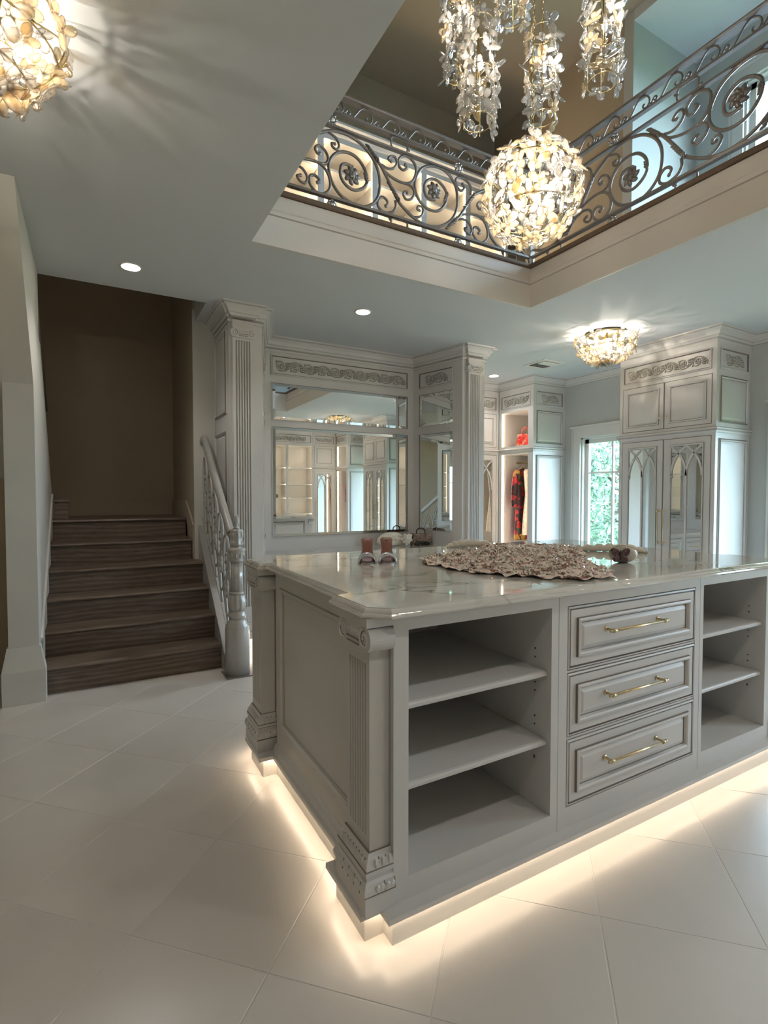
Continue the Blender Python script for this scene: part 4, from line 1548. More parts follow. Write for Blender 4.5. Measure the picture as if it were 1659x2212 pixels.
def railing(label, loc, rz, L, x_ref, cat='railing', full=True):
    """x from 0 to L; x_ref = position of a high rosette; local -y faces the void"""
    t = thing('balcony_railing', label, cat, loc, rz)

    def bar(name, za, zb, dep):
        b = MB()
        b.box(0, L, -dep / 2, dep / 2, za, zb)
        b.build(name, 'iron', t)

    bar('bottom_rail', 3.182, 3.198, 0.03)
    bar('middle_rail', 3.638, 3.652, 0.03)
    bar('upper_rail', 3.733, 3.747, 0.03)
    b = MB()
    b.poly([(0, y, z) for y, z in [(-0.026, 3.842), (-0.03, 3.85), (-0.024, 3.862), (0.024, 3.862), (0.03, 3.85), (0.026, 3.842)]], (L, 0, 0))
    b.build('handrail', 'iron', t)
    if not full:
        return t
    # running scroll, glide reflected
    for k in range(-4, 6):
        xo = x_ref + 0.657 * k
        fl = 1 if k % 2 == 0 else -1
        if xo - 0.55 > L or xo + 0.3 < 0:
            continue
        for c, r_ in ((C2, 0.011), (C3, 0.0098), (C4, 0.0092), (C5, 0.0092), (C6, 0.0098), (C7, 0.0088)):
            pts = [(xo + p.x, 0, ZM + fl * p.y) for p in cr([(q[0], q[1], 0) for q in c], 4)]
            run, runs = [], []
            for p in pts:
                if 0.024 <= p[0] <= L - 0.012:
                    run.append(p)
                elif run:
                    runs.append(run)
                    run = []
            if run:
                runs.append(run)
            for rn in runs:
                if len(rn) > 2:
                    b = MB()
                    b.tube(rn, r_, 6, up=(0, 1, 0), flat=0.9)
                    b.blob(rn[-1], r_ * 1.35, r_, r_ * 1.35, None, 6, 4)
                    b.build('scroll', 'iron', t, True)
        if 0.06 < xo < L - 0.06:
            b = MB()
            rosette(b, xo, ZM + fl * 0.045, 0.064)
            b.build('rosette', 'iron', t, True)
        # leaves: node, stem and inner ring
        for lx, lz, ang, n_, s_ in ((-0.50, 0.15, -0.8, 5, 1.0), (-0.335, -0.06, -0.95, 5, 1.1), (0.107, 0.03, 1.4, 3, 0.8)):
            if 0.05 < xo + lx < L - 0.05:
                b = MB()
                for q in range(n_):
                    u = (q - (n_ - 1) / 2) * 0.022 * s_
                    for sg in (-1, 1):
                        a = fl * (ang + sg * 0.55)
                        b.blob((xo + lx + u * math.cos(ang) + sg * 0.008 * s_ * math.sin(ang), -0.003 * q, ZM + fl * (lz + u * math.sin(ang) + sg * 0.008 * s_)), 0.024 * s_, 0.012, 0.008 * s_, Matrix.Rotation(-a, 4, 'Y'), 6, 4)
                b.build('cast_leaf', 'iron', t, True)
    # band of ovals and buttons, and the small scroll frieze
    k = 0
    x = (x_ref - 0.80) % 0.51
    par = int(round((x_ref - 0.80 - x) / 0.51)) % 2
    while x < L - 0.04:
        for zz in (3.152, 3.692):
            b = MB()
            if (k + par) % 2 == 0:
                rb = 0.024 if zz < 3.4 else 0.031
                b.lathe([(0.004, -0.012), (0.02, -0.008), (0.026, 0.0), (0.02, 0.008), (0.004, 0.012)], seg=12)
                b.v = [(p[0] + x, p[2], p[1] + zz) for p in b.v]
                for q in range(8):
                    a = 2 * PI * q / 8
                    b.blob((x + rb * math.cos(a), 0, zz + rb * math.sin(a)), 0.011, 0.01, 0.011, None, 6, 4)
                b.build('button', 'silver', t, True)
            else:
                hh = 0.028 if zz < 3.4 else 0.037
                ov = [(x - 0.05, 0, zz + hh), (x + 0.05, 0, zz + hh), (x + 0.066, 0, zz), (x + 0.05, 0, zz - hh), (x - 0.05, 0, zz - hh), (x - 0.066, 0, zz)]
                b.tube(cr(ov, 5, True), 0.006, 6, closed=True)
                for sg in (-1, 1):
                    b.blob((x + sg * 0.072, 0, zz - sg * 0.012), 0.02, 0.009, 0.008, Matrix.Rotation(0.5, 4, 'Y'), 6, 4)
                b.build('oval_link', 'iron', t, True)
        x += 0.51
        k += 1
    S = [(-0.075, 0.002), (-0.05, 0.035), (-0.015, 0.078), (0.02, 0.09), (0.055, 0.07), (0.068, 0.035), (0.052, 0.008), (0.028, 0.012), (0.022, 0.03), (0.034, 0.036)]
    S2 = [(0.068, 0.012), (0.085, 0.02), (0.098, 0.038), (0.112, 0.036), (0.116, 0.022), (0.106, 0.014), (0.10, 0.022)]
    x = 0.105
    while x < L - 0.12:
        for c in (S, S2):
            b = MB()
            b.tube([(x + p.x, 0, 3.748 + p.y) for p in cr([(q[0], q[1], 0) for q in c], 4)], 0.006, 6)
            b.build('small_scroll', 'iron', t, True)
        x += 0.213
    return t


railing('wrought iron balcony railing in front of the lit upper wardrobe', (ox0 + 0.02, oy1 + 0.02, 0), 0, ox1 - ox0 - 0.02, 2.195 - ox0 - 0.02)
railing('wrought iron balcony railing before the bright upper window', (ox1 + 0.02, oy1 + 0.02, 0), R(-90), oy1 - oy0 + 0.02, 3.16 - 1.60)
railing('plain end of the balcony railing above the stairs', (ox0 - 0.02, oy0, 0), R(90), oy1 - oy0, 1.0, full=False)
cp = thing('railing_corner_post', 'short square iron post where the two balcony railings meet', 'post', (ox1 + 0.02, oy1 + 0.02, 3.118))
b = MB()
b.box(-0.022, 0.022, -0.022, 0.022, 0, 0.76)
b.build('shaft', 'iron', cp)
b = MB()
b.lathe([(0.034, 0.0), (0.036, 0.02), (0.03, 0.05), (0.034, 0.055), (0.026, 0.075)], seg=14)
b.build('collar', 'silver', cp, True)

# ---------------------------------------------------------------- lamps
def butterfly(s_, curve, seed):
    rnd = random.Random(seed)
    b = MB()
    for a, L, wd in ((0.62, 1.0, 0.50), (2.52, 1.0, 0.50), (-0.95, 0.70, 0.60), (-2.19, 0.70, 0.60)):
        l2 = L * 0.5 * s_
        c = Vector((l2 * 1.05 * math.cos(a), l2 * 1.05 * math.sin(a), curve * s_ * rnd.uniform(0.6, 1.2)))
        rot = Matrix.Rotation(a, 4, 'Z') @ Matrix.Rotation(-rnd.uniform(0.1, 0.4), 4, 'Y')
        b.blob(c, l2, l2 * wd * 1.25, 0.0045, rot, 9, 5)
    b.blob((0, 0, 0), 0.006, 0.006, 0.006, None, 6, 4)
    return b


PET = []
for k in range(3):
    PET.append((mesh_of(butterfly(0.062, 0.12, k), 'glass_butterfly', 'petal'), mesh_of(butterfly(0.058, 0.12, k + 9), 'glass_butterfly', 'petal_g')))


def frame_on(nrm, spin):
    z = Vector(nrm).normalized()
    x = z.orthogonal().normalized()
    y = z.cross(x)
    m_ = Matrix((x, y, z)).transposed().to_4x4()
    return m_ @ Matrix.Rotation(spin, 4, 'Z')


def bulb_mesh():
    b = MB()
    b.blob((0, 0, 0), 0.013, 0.013, 0.026, None, 10, 7)
    return mesh_of(b, 'bulb', 'bulb')


BULB = bulb_mesh()


def lamp_light(parent, loc, watts, r_=0.02, col=(1.0, 0.89, 0.75)):
    l = bpy.data.lights.new('lamp_glow', 'POINT')
    l.energy = watts
    l.color = col
    l.shadow_soft_size = r_
    o = bpy.data.objects.new('lamp_glow', l)
    COL.objects.link(o)
    o.parent = parent
    o.location = loc
    return o


def globe_pendant(loc, r_, label, top):
    rnd = random.Random(3)
    t = thing('globe_pendant', label, 'chandelier', loc)
    for k in range(4):
        b = MB()
        ax = Matrix.Rotation(k * PI / 4, 4, 'Z') @ Matrix.Rotation(R(90 + 14 * math.sin(k * 2.1)), 4, 'X')
        b.tube([ax @ Vector((r_ * 0.97 * math.cos(2 * PI * i / 40), r_ * 0.97 * math.sin(2 * PI * i / 40), 0)) for i in range(40)], 0.0024, 5, closed=True)
        b.build('wire_hoop', 'wire', t, True)
    for zz in (-0.45, 0.45):
        b = MB()
        q = r_ * 0.97 * math.sqrt(1 - zz * zz)
        b.tube([(q * math.cos(2 * PI * i / 36), q * math.sin(2 * PI * i / 36), zz * r_) for i in range(36)], 0.003, 5, closed=True)
        b.build('wire_hoop', 'wire', t, True)
    n = 118
    for i in range(n):
        z = 1 - 2 * (i + 0.5) / n
        q = math.sqrt(1 - z * z)
        a = i * 2.39996 + rnd.uniform(-0.12, 0.12)
        nr = Vector((q * math.cos(a), q * math.sin(a), z + rnd.uniform(-0.04, 0.04)))
        tilt = nr + Vector((rnd.uniform(-1, 1), rnd.uniform(-1, 1), rnd.uniform(-1, 1))) * 0.30
        m_ = Matrix.Translation(nr.normalized() * r_ * rnd.uniform(0.96, 1.04)) @ frame_on(tilt, rnd.uniform(0, 6.28)) @ Matrix.Scale(rnd.uniform(0.9, 1.2), 4)
        put(PET[i % 3][1 if rnd.random() < 0.42 else 0], 'glass_butterfly', t, m_)
    b = MB()
    b.tube([(0, 0, -0.12), (0, 0, r_ * 1.0)], 0.006, 8)
    for k in range(5):
        a = 2 * PI * k / 5
        b.tube([(0, 0, -0.06), (0.08 * math.cos(a), 0.08 * math.sin(a), -0.08), (0.10 * math.cos(a), 0.10 * math.sin(a), -0.04)], 0.004, 6)
    b.build('stem', 'wire', t, True)
    for k in range(5):
        a = 2 * PI * k / 5
        put(BULB, 'bulb', t, loc=(0.10 * math.cos(a), 0.10 * math.sin(a), -0.01))
    put(BULB, 'bulb', t, loc=(0, 0, 0.13))
    lamp_light(t, (0, 0, 0.02), LW['globe'], 0.05)
    chain_to(t, r_, top - loc[2])
    return t


def chain_to(t, za, zb):
    b = MB()
    z = za
    k = 0
    while z < zb:
        ring = []
        for i in range(10):
            a = 2 * PI * i / 10
            u, v = 0.007 * math.cos(a), 0.016 * math.sin(a)
            ring.append((u, 0, z + 0.016 + v) if k % 2 == 0 else (0, u, z + 0.016 + v))
        b.tube(ring, 0.0018, 4, closed=True)
        z += 0.027
        k += 1
    o = b.build('chain', 'wire', t, True)
    o['kind'] = 'stuff'
    return o


def cascade_pendant(loc, hgt, r_, label, top, seed):
    rnd = random.Random(seed)
    t = thing('cascade_pendant', label, 'chandelier', loc)
    for k in range(4):
        a = PI / 4 + k * PI / 2
        b = MB()
        b.tube([(r_ * 0.9 * math.cos(a), r_ * 0.9 * math.sin(a), 0.0), (r_ * 0.9 * math.cos(a), r_ * 0.9 * math.sin(a), hgt)], 0.0028, 5)
        b.build('wire_rod', 'wire', t, True)
    for zz in (0.02, hgt * 0.5, hgt - 0.02):
        b = MB()
        b.tube([(r_ * 0.9 * math.cos(2 * PI * i / 20), r_ * 0.9 * math.sin(2 * PI * i / 20), zz) for i in range(20)], 0.002, 5, closed=True)
        b.build('wire_hoop', 'wire', t, True)
    n = 44
    for i in range(n):
        z = hgt * (i + 0.5) / n
        a = i * 2.39996 + rnd.uniform(-0.3, 0.3)
        nr = Vector((math.cos(a), math.sin(a), 0))
        tilt = nr + Vector((rnd.uniform(-1, 1), rnd.uniform(-1, 1), rnd.uniform(-1, 1))) * 0.42
        rr = r_ * rnd.uniform(0.88, 1.08)
        m_ = Matrix.Translation((rr * nr.x, rr * nr.y, z)) @ frame_on(tilt, rnd.uniform(0, 6.28)) @ Matrix.Scale(rnd.uniform(0.85, 1.1), 4)
        put(PET[i % 3][1 if rnd.random() < 0.22 else 0], 'glass_butterfly', t, m_)
    b = MB()
    b.tube([(0, 0, hgt * 0.05), (0, 0, hgt)], 0.004, 6)
    b.build('stem', 'wire', t, True)
    put(BULB, 'bulb', t, loc=(0.012, 0, hgt * 0.60))
    lamp_light(t, (0.012, -0.012, hgt * 0.60), LW['casc'], 0.03)
    chain_to(t, hgt, top - loc[2])
    return t


def flush_lamp(loc, label, watts):
    rnd = random.Random(int(loc[0] * 100) + 5)
    t = thing('flush_lamp', label, 'ceiling lamp', loc)
    r_, hg_ = 0.265, 0.27
    b = MB()
    b.lathe([(0.165, -0.022), (0.17, -0.018), (0.17, 0.0)], seg=32)
    b.build('ceiling_plate', 'brass', t, True)
    for q, zz in ((1.0, -0.055), (0.93, -0.15), (0.62, -0.235)):
        b = MB()
        b.tube([(r_ * q * math.cos(2 * PI * i / 36), r_ * q * math.sin(2 * PI * i / 36), zz) for i in range(36)], 0.003, 5, closed=True)
        b.build('wire_hoop', 'wire', t, True)
    for k in range(6):
        a = 2 * PI * k / 6
        b = MB()
        b.tube(cr([(0.15 * math.cos(a), 0.15 * math.sin(a), -0.02), (r_ * math.cos(a), r_ * math.sin(a), -0.06), (0.93 * r_ * math.cos(a), 0.93 * r_ * math.sin(a), -0.15), (0.6 * r_ * math.cos(a), 0.6 * r_ * math.sin(a), -0.24), (0, 0, -0.275)], 5), 0.003, 5)
        b.build('wire_rib', 'wire', t, True)
    n = 124
    for i in range(n):
        u = (i + 0.5) / n
        th = PI / 2 * (u ** 0.8)          # 0 = rim, pi/2 = bottom
        a = i * 2.39996 + rnd.uniform(-0.15, 0.15)
        nr = Vector((math.cos(th) * math.cos(a), math.cos(th) * math.sin(a), -math.sin(th)))
        if u < 0.12:
            nr = Vector((math.cos(a), math.sin(a), -0.05))
        p = Vector((nr.x * r_, nr.y * r_, -0.055 + nr.z * (hg_ - 0.05)))
        tilt = nr + Vector((rnd.uniform(-1, 1), rnd.uniform(-1, 1), rnd.uniform(-1, 1))) * 0.38
        m_ = Matrix.Translation(p) @ frame_on(tilt, rnd.uniform(0, 6.28)) @ Matrix.Scale(rnd.uniform(0.9, 1.2), 4)
        put(PET[i % 3][1 if rnd.random() < 0.45 else 0], 'glass_butterfly', t, m_)
    b = MB()
    b.tube([(0, 0, -0.02), (0, 0, -0.25)], 0.005, 8)
    for k in range(4):
        a = PI / 4 + PI / 2 * k
        b.tube([(0.07 * math.cos(a), 0.07 * math.sin(a), -0.02), (0.08 * math.cos(a), 0.08 * math.sin(a), -0.075)], 0.010, 8)
    b.build('stem', 'wire', t, True)
    for k in range(4):
        a = PI / 4 + PI / 2 * k
        put(BULB, 'bulb', t, loc=(0.08 * math.cos(a), 0.08 * math.sin(a), -0.105))
        lamp_light(t, (0.08 * math.cos(a), 0.08 * math.sin(a), -0.14), watts / 4, 0.006)
    return t


LW = {'globe': 11.0, 'casc': 2.2}
globe_pendant((1.945, 1.945, 2.775), 0.226, 'glass butterfly globe chandelier hanging over the marble island', 5.8)
casc = [((1.87, 2.45, 3.64), 'cascading butterfly pendant hanging half behind the lowest pendant'), ((1.645, 2.0, 3.03), 'cascading butterfly pendant hanging lowest of all, near the lit wardrobe railing'),
        ((2.166, 2.1, 3.29), 'cascading butterfly pendant hanging just above the globe chandelier'), ((2.21, 1.75, 3.26), 'cascading butterfly pendant close to the bright upper window'), ((2.06, 2.22, 3.87), 'cascading butterfly pendant of which only the bottom tip shows')]
for k, (p, lb) in enumerate(casc):
    cascade_pendant(p, 0.49, 0.078, lb, 5.8, 40 + k)
flush_lamp((4.2, 3.25, ZC), 'glass butterfly bowl lamp on the ceiling before the armoire', 10)
flush_lamp((-0.31, 2.0, ZC), 'glass butterfly bowl lamp on the ceiling near the stair soffit', 7.5)
flush_lamp((4.2, 0.62, ZC), 'glass butterfly bowl lamp seen only in the vanity mirror', 10)


def can_light(x, y, label, watts):
    t = thing('recessed_downlight', label, 'downlight', (x, y, ZC))
    b = MB()
    b.lathe([(0.058, -0.0045), (0.072, -0.004), (0.074, 0.0), (0.058, 0.0)], seg=28)
    b.build('trim_ring', 'trim', t, True)
    b = MB()
    b.lathe([(0.001, -0.006), (0.057, -0.005), (0.057, -0.001)], seg=24)
    b.build('lens', 'can', t, True)
    l = bpy.data.lights.new('lamp_glow', 'SPOT')
    l.energy = watts
    l.color = (1.0, 0.95, 0.90)
    l.spot_size = R(125)
    l.spot_blend = 0.6
    l.shadow_soft_size = 0.05
    o = bpy.data.objects.new('lamp_glow', l)
    COL.objects.link(o)
    o.parent = t
    o.location = (0, 0, -0.012)


can_light(0.26, 3.86, 'recessed downlight in the ceiling in front of the stairs', 17)
can_light(1.98, 3.86, 'recessed downlight in the ceiling before the vanity mirror', 17)
can_light(4.47, 5.10, 'recessed downlight in the ceiling above the closet corner', 14)
can_light(1.98, 0.0, 'recessed downlight in the ceiling behind the island front', 15)
can_light(0.26, 0.0, 'recessed downlight in the ceiling above the entrance', 15)
can_light(4.47, -0.3, 'recessed downlight in the ceiling seen only in the mirror', 14)

vt_ = thing('air_vent', 'white ceiling air vent with slats near the closet corner', 'vent', (4.57, 4.36, ZC))
b = MB()
b.box(-0.16, 0.16, -0.16, 0.16, -0.008, 0)
b.build('vent_frame', 'trim', vt_)
b = MB()
b.box(-0.12, 0.12, -0.12, 0.12, -0.0086, -0.008)
b.build('opening', 'dark', vt_)
for k in range(7):
    b = MB(Matrix.Translation((0, -0.105 + 0.035 * k, -0.011)) @ Matrix.Rotation(R(28 if k > 2 else -40), 4, 'X'))
    b.box(-0.12, 0.12, -0.014, 0.014, -0.001, 0.001)
    b.build('slat', 'trim', vt_)

# ---------------------------------------------------------------- things on the island
ZI = 0.960


def mule(loc, rz, label):
    t = thing('mule_sandal', label, 'shoe', loc, rz, 'pair of mules on the island')
    # toe towards -y; y from -0.11 (toe) to 0.12 (heel)
    ys_ = [-0.115, -0.10, -0.075, -0.04, -0.005, 0.03, 0.065, 0.095, 0.115]
    hw = [0.014, 0.028, 0.037, 0.038, 0.031, 0.026, 0.027, 0.029, 0.016]
    zs_ = [0.006, 0.005, 0.005, 0.006, 0.022, 0.048, 0.075, 0.094, 0.099]

    def sheet(dz, th, sc):
        b = MB()
        v, f = [], []
        for y, w_, z in zip(ys_, hw, zs_):
            for q in (-1, -0.5, 0.5, 1):
                v.append((q * w_ * sc, y * (0.98 if sc < 1 else 1), z + dz + (0.0015 if abs(q) == 1 else 0)))
        n = len(v)
        v += [(p[0], p[1], p[2] - th) for p in v]
        for i in range(len(ys_) - 1):
            for q in range(3):
                a = i * 4 + q
                f.append((a, a + 1, a + 5, a + 4))
                f.append((n + a, n + a + 4, n + a + 5, n + a + 1))
            f.append((i * 4, i * 4 + 4, n + i * 4 + 4, n + i * 4))
            f.append((i * 4 + 3, n + i * 4 + 3, n + i * 4 + 7, i * 4 + 7))
        f.append((0, n, n + 1, n + 2, n + 3, 3, 2, 1))
        e = n - 4
        f.append((e, e + 1, e + 2, e + 3, n + e + 3, n + e + 2, n + e + 1, n + e))
        b.add(v, f)
        return b

    sheet(0.0022, 0.003, 0.94).build('insole', 'leather', t, True)
    sheet(0.0, 0.006, 1.0).build('sole', 'strap', t)
    b = MB()
    b.tube([(0, 0.098, 0.0), (0, 0.100, 0.05), (0, 0.098, 0.092)], 0.01, 8, rads=[0.007, 0.009, 0.017])
    b.build('heel', 'strap', t, True)
    b = MB()
    v, f = [], []
    n = 14
    rows = ((-0.098, 0.037, 0.030), (-0.078, 0.042, 0.040), (-0.05, 0.043, 0.044), (-0.028, 0.040, 0.043))
    for y, w_, hh in rows:
        for k in range(n + 1):
            a = PI * k / n
            yy = y + 0.022 * math.sin(a) * (1 if y < -0.06 else 0.2)
            v.append((-w_ * math.cos(a), yy, 0.002 + hh * math.sin(a) ** 0.75))
    for i in range(len(rows) - 1):
        for k in range(n):
            a = i * (n + 1) + k
            f.append((a, a + 1, a + n + 2, a + n + 1))
    b.add(v, f)
    o = b.build('strap', 'strap', t, True)
    md = o.modifiers.new('thickness', 'SOLIDIFY')
    md.thickness = 0.003
    return t


mule((1.128, 2.16, ZI), R(-27), 'silver strapped tan mule standing farther from the floral gown')
mule((1.212, 2.12, ZI), R(-27), 'silver strapped tan mule standing next to the floral gown')

# gown laid out on the marble
OUT = [(1.34, 2.02), (1.29, 1.72), (1.36, 1.50), (1.50, 1.32), (1.70, 1.265), (1.98, 1.60), (2.36, 1.98), (2.44, 2.18), (2.12, 2.42), (1.88, 2.26), (1.60, 2.14)]
gw = thing('floral_gown', 'cream and pink ruffled floral sequin gown spread over the island', 'dress', (1.8, 1.85, ZI))
gc = Vector((1.82, 1.88))
ring = cr([(x, y, 0) for x, y in OUT], 12, True)
rnd = random.Random(11)
b = MB()
NR = 26
NA = len(ring)
ph = [rnd.uniform(0, 6.28) for _ in range(12)]


def ruf(x, y):
    return (math.sin(38 * x + 9 * y + ph[0]) * math.sin(31 * y - 11 * x + ph[1]) * 0.5 + math.sin(83 * x + ph[2]) * math.sin(77 * y + ph[3]) * 0.4 + math.sin(17 * x - 13 * y + ph[4]) * 0.35)


v, f = [], []
for i in range(NR + 1):
    u = i / NR
    for k in range(NA):
        p = ring[k]
        wob = 1 + (0.035 * math.sin(k * 0.9 + ph[5]) + 0.02 * math.sin(k * 2.3)) * u
        x = gc.x + (p.x - gc.x) * u * wob
        y = gc.y + (p.y - gc.y) * u * wob
        hgt = 0.014 * (1 - u ** 3) + 0.008 + 0.008 * ruf(x, y)
        if i == NR:
            hgt = 0.003 + 0.006 * (1 + math.sin(k * 1.7))
        v.append((x - 1.8, y - 1.85, max(0.0015, hgt)))
for i in range(NR):
    for k in range(NA):
        l = (k + 1) % NA
        f.append((i * NA + k, i * NA + l, (i + 1) * NA + l, (i + 1) * NA + k))
b.add(v, f)
b.build('skirt', 'gown', gw, True)


def rand_in():
    while True:
        k = rnd.randrange(NA)
        u = math.sqrt(rnd.random()) * 0.97
        p = ring[k]
        return gc.x + (p.x - gc.x) * u, gc.y + (p.y - gc.y) * u, u


# ruffles: curled petals standing over the skirt
for nm, mt, cnt, s0 in (('ruffle', 'gown', 900, 0.017), ('ruffle', 'cream', 380, 0.014)):
    b = MB()
    for _ in range(cnt):
        x, y, u = rand_in()
        z = 0.014 * (1 - u ** 3) + 0.008 + 0.008 * ruf(x, y)
        a = rnd.uniform(0, 6.28)
        s_ = s0 * rnd.uniform(0.6, 1.3)
        T = Matrix.Translation((x - 1.8, y - 1.85, max(0.004, z))) @ Matrix.Rotation(a, 4, 'Z') @ Matrix.Rotation(rnd.uniform(0.1, 0.8), 4, 'X')
        q = []
        for i in range(5):
            t_ = (i / 4 - 0.5) * 2
            q += [(t_ * s_, 0, 0.004 * math.sin(i * 2.1)), (t_ * s_ * 1.15, s_ * 0.9 * (1 - 0.3 * t_ * t_), 0.006 * math.cos(i * 2.4))]
        b.add([T @ Vector(p) for p in q], [(2 * i, 2 * i + 2, 2 * i + 3, 2 * i + 1) for i in range(4)])
    o = b.build(nm, mt, gw, True)
    o['kind'] = 'stuff'
b = MB()
for _ in range(1100):
    x, y, u = rand_in()
    z = 0.014 * (1 - u ** 3) + 0.014 + 0.008 * ruf(x, y)
    T = Matrix.Translation((x - 1.8, y - 1.85, max(0.006, z) + rnd.uniform(0, 0.012))) @ frame_on((rnd.uniform(-1, 1), rnd.uniform(-1, 1), rnd.uniform(0.1, 1)), 0)
    s_ = rnd.uniform(0.0022, 0.0046)
    b.add([T @ Vector((s_ * math.cos(2 * PI * k / 6), s_ * math.sin(2 * PI * k / 6), 0)) for k in range(6)], [tuple(range(6))])
o = b.build('sequins', 'sequin', gw)
o['kind'] = 'stuff'
# sleeves of pale tulle
for nm, pts in (('sleeve', [(2.08, 2.36, 0.02), (1.98, 2.42, 0.03), (1.88, 2.46, 0.025), (1.82, 2.47, 0.012)]), ('sleeve', [(2.34, 1.98, 0.02), (2.44, 1.90, 0.026), (2.52, 1.80, 0.028), (2.58, 1.72, 0.014)])):
    b = MB()
    c = cr(pts, 8)
    b.tube([(p.x - 1.8, p.y - 1.85, max(0.004, p.z - 0.006 + 0.004 * math.sin(i * 1.9))) for i, p in enumerate(c)], 0.03, 12, rads=[max(0.003, min(c[i].z - 0.004 + 0.004 * math.sin(i * 1.9), 0.024)) * 1.0 for i in range(len(c))], up=(0, 0, 1), flat=0.9)
    b.build(nm, 'cream', gw, True)

# butterfly clutch
cl = thing('butterfly_clutch', 'crystal covered round clutch with brown butterfly wings', 'handbag', (2.10, 1.54, ZI), R(-36))
b = MB()
b.blob((0.022, 0.012, 0.039), 0.062, 0.034, 0.039, None, 20, 14)
b.build('body', 'crystal', cl, True)
b = MB()
b.tube([(0.022 + 0.0625 * math.cos(a * PI / 12), 0.012, 0.040 + 0.0395 * math.sin(a * PI / 12)) for a in range(0, 24)], 0.002, 5, closed=True)
b.build('frame', 'brass', cl, True)
for s_ in (-1, 1):
    for (ox_, oz_, rx, rz_, rot) in ((0.022, 0.050, 0.025, 0.017, -0.7), (0.017, 0.022, 0.018, 0.014, 0.6)):
        b = MB()
        b.blob((s_ * ox_, -0.022 - 0.004 * (oz_ < 0.03), oz_), rx, 0.004, rz_, Matrix.Rotation(s_ * rot, 4, 'Y'), 12, 6)
        b.build('wing', 'wing', cl, True)
b = MB()
b.blob((0, -0.027, 0.038), 0.004, 0.005, 0.024, None, 8, 6)
b.build('butterfly_body', 'black', cl, True)

# ---------------------------------------------------------------- things on the vanity
ZV = 0.730
wb = thing('fluffy_bag', 'cream fluffy evening bag with fabric rose on the vanity top', 'handbag', (2.76, 4.74, ZV), R(-6))
b = MB()
for (cx_, cz_, rx_, rz_) in ((0, 0.075, 0.155, 0.075), (-0.07, 0.06, 0.09, 0.06), (0.07, 0.068, 0.09, 0.066), (0, 0.05, 0.165, 0.048)):
    b.blob((cx_, 0, cz_), rx_, 0.05, rz_, None, 18, 10)
rnd = random.Random(5)
for _ in range(420):
    a, e_ = rnd.uniform(0, 6.28), rnd.uniform(-0.2, 1.4)
    p = Vector((0.152 * math.cos(a) * math.cos(e_), 0.052 * math.sin(a) * math.cos(e_), 0.062 + 0.078 * math.sin(e_)))
    b.blob(p, 0.011, 0.006, 0.004, frame_on((rnd.uniform(-1, 1), rnd.uniform(-1, 1), rnd.uniform(-1, 1)), 0), 4, 3)
b.build('fur_body', 'cream_fur', wb, True)
b = MB()
rc = Vector((0.15, -0.07, 0.075))
for k in range(18):
    a = k * 2.4
    q = 0.012 + 0.0026 * k
    b.blob(rc + Vector((q * math.cos(a), -0.03 + 0.0012 * k, q * math.sin(a) * 1.0)), 0.020, 0.006, 0.016, Matrix.Rotation(-a, 4, 'Y'), 8, 5)
b.blob(rc, 0.03, 0.025, 0.03, None, 10, 6)
b.build('fabric_rose', 'cream', wb, True)

hb = thing('patterned_handbag', 'small brown patterned handbag with bow and black handle in the niche corner', 'handbag', (3.08, 4.66, ZV), R(-10))
b = MB()
sec = [(-0.105, 0.0), (0.105, 0.0), (0.11, 0.05), (0.095, 0.125), (-0.095, 0.125), (-0.11, 0.05)]
b.poly([(x, -0.04, z) for x, z in sec], (0, 0.08, 0))
b.build('body', 'brown_bag', hb)
b = MB()
b.poly([(x, -0.046, z) for x, z in [(-0.098, 0.128), (-0.104, 0.06), (0.104, 0.06), (0.098, 0.128)]], (0, 0.092, 0))
b.build('flap', 'brown_bag', hb)
b = MB()
b.tube(cr([(-0.05, 0, 0.12), (-0.045, 0, 0.165), (0, 0, 0.185), (0.045, 0, 0.165), (0.05, 0, 0.12)], 6), 0.006, 8)
b.build('handle', 'black', hb, True)
b = MB()
for s_ in (-1, 1):
    b.blob((s_ * 0.045, -0.052, 0.028), 0.045, 0.012, 0.024, Matrix.Rotation(s_ * 0.2, 4, 'Y'), 12, 6)
b.blob((0, -0.056, 0.028), 0.014, 0.012, 0.016, None, 8, 5)
b.build('bow', 'black', hb, True)


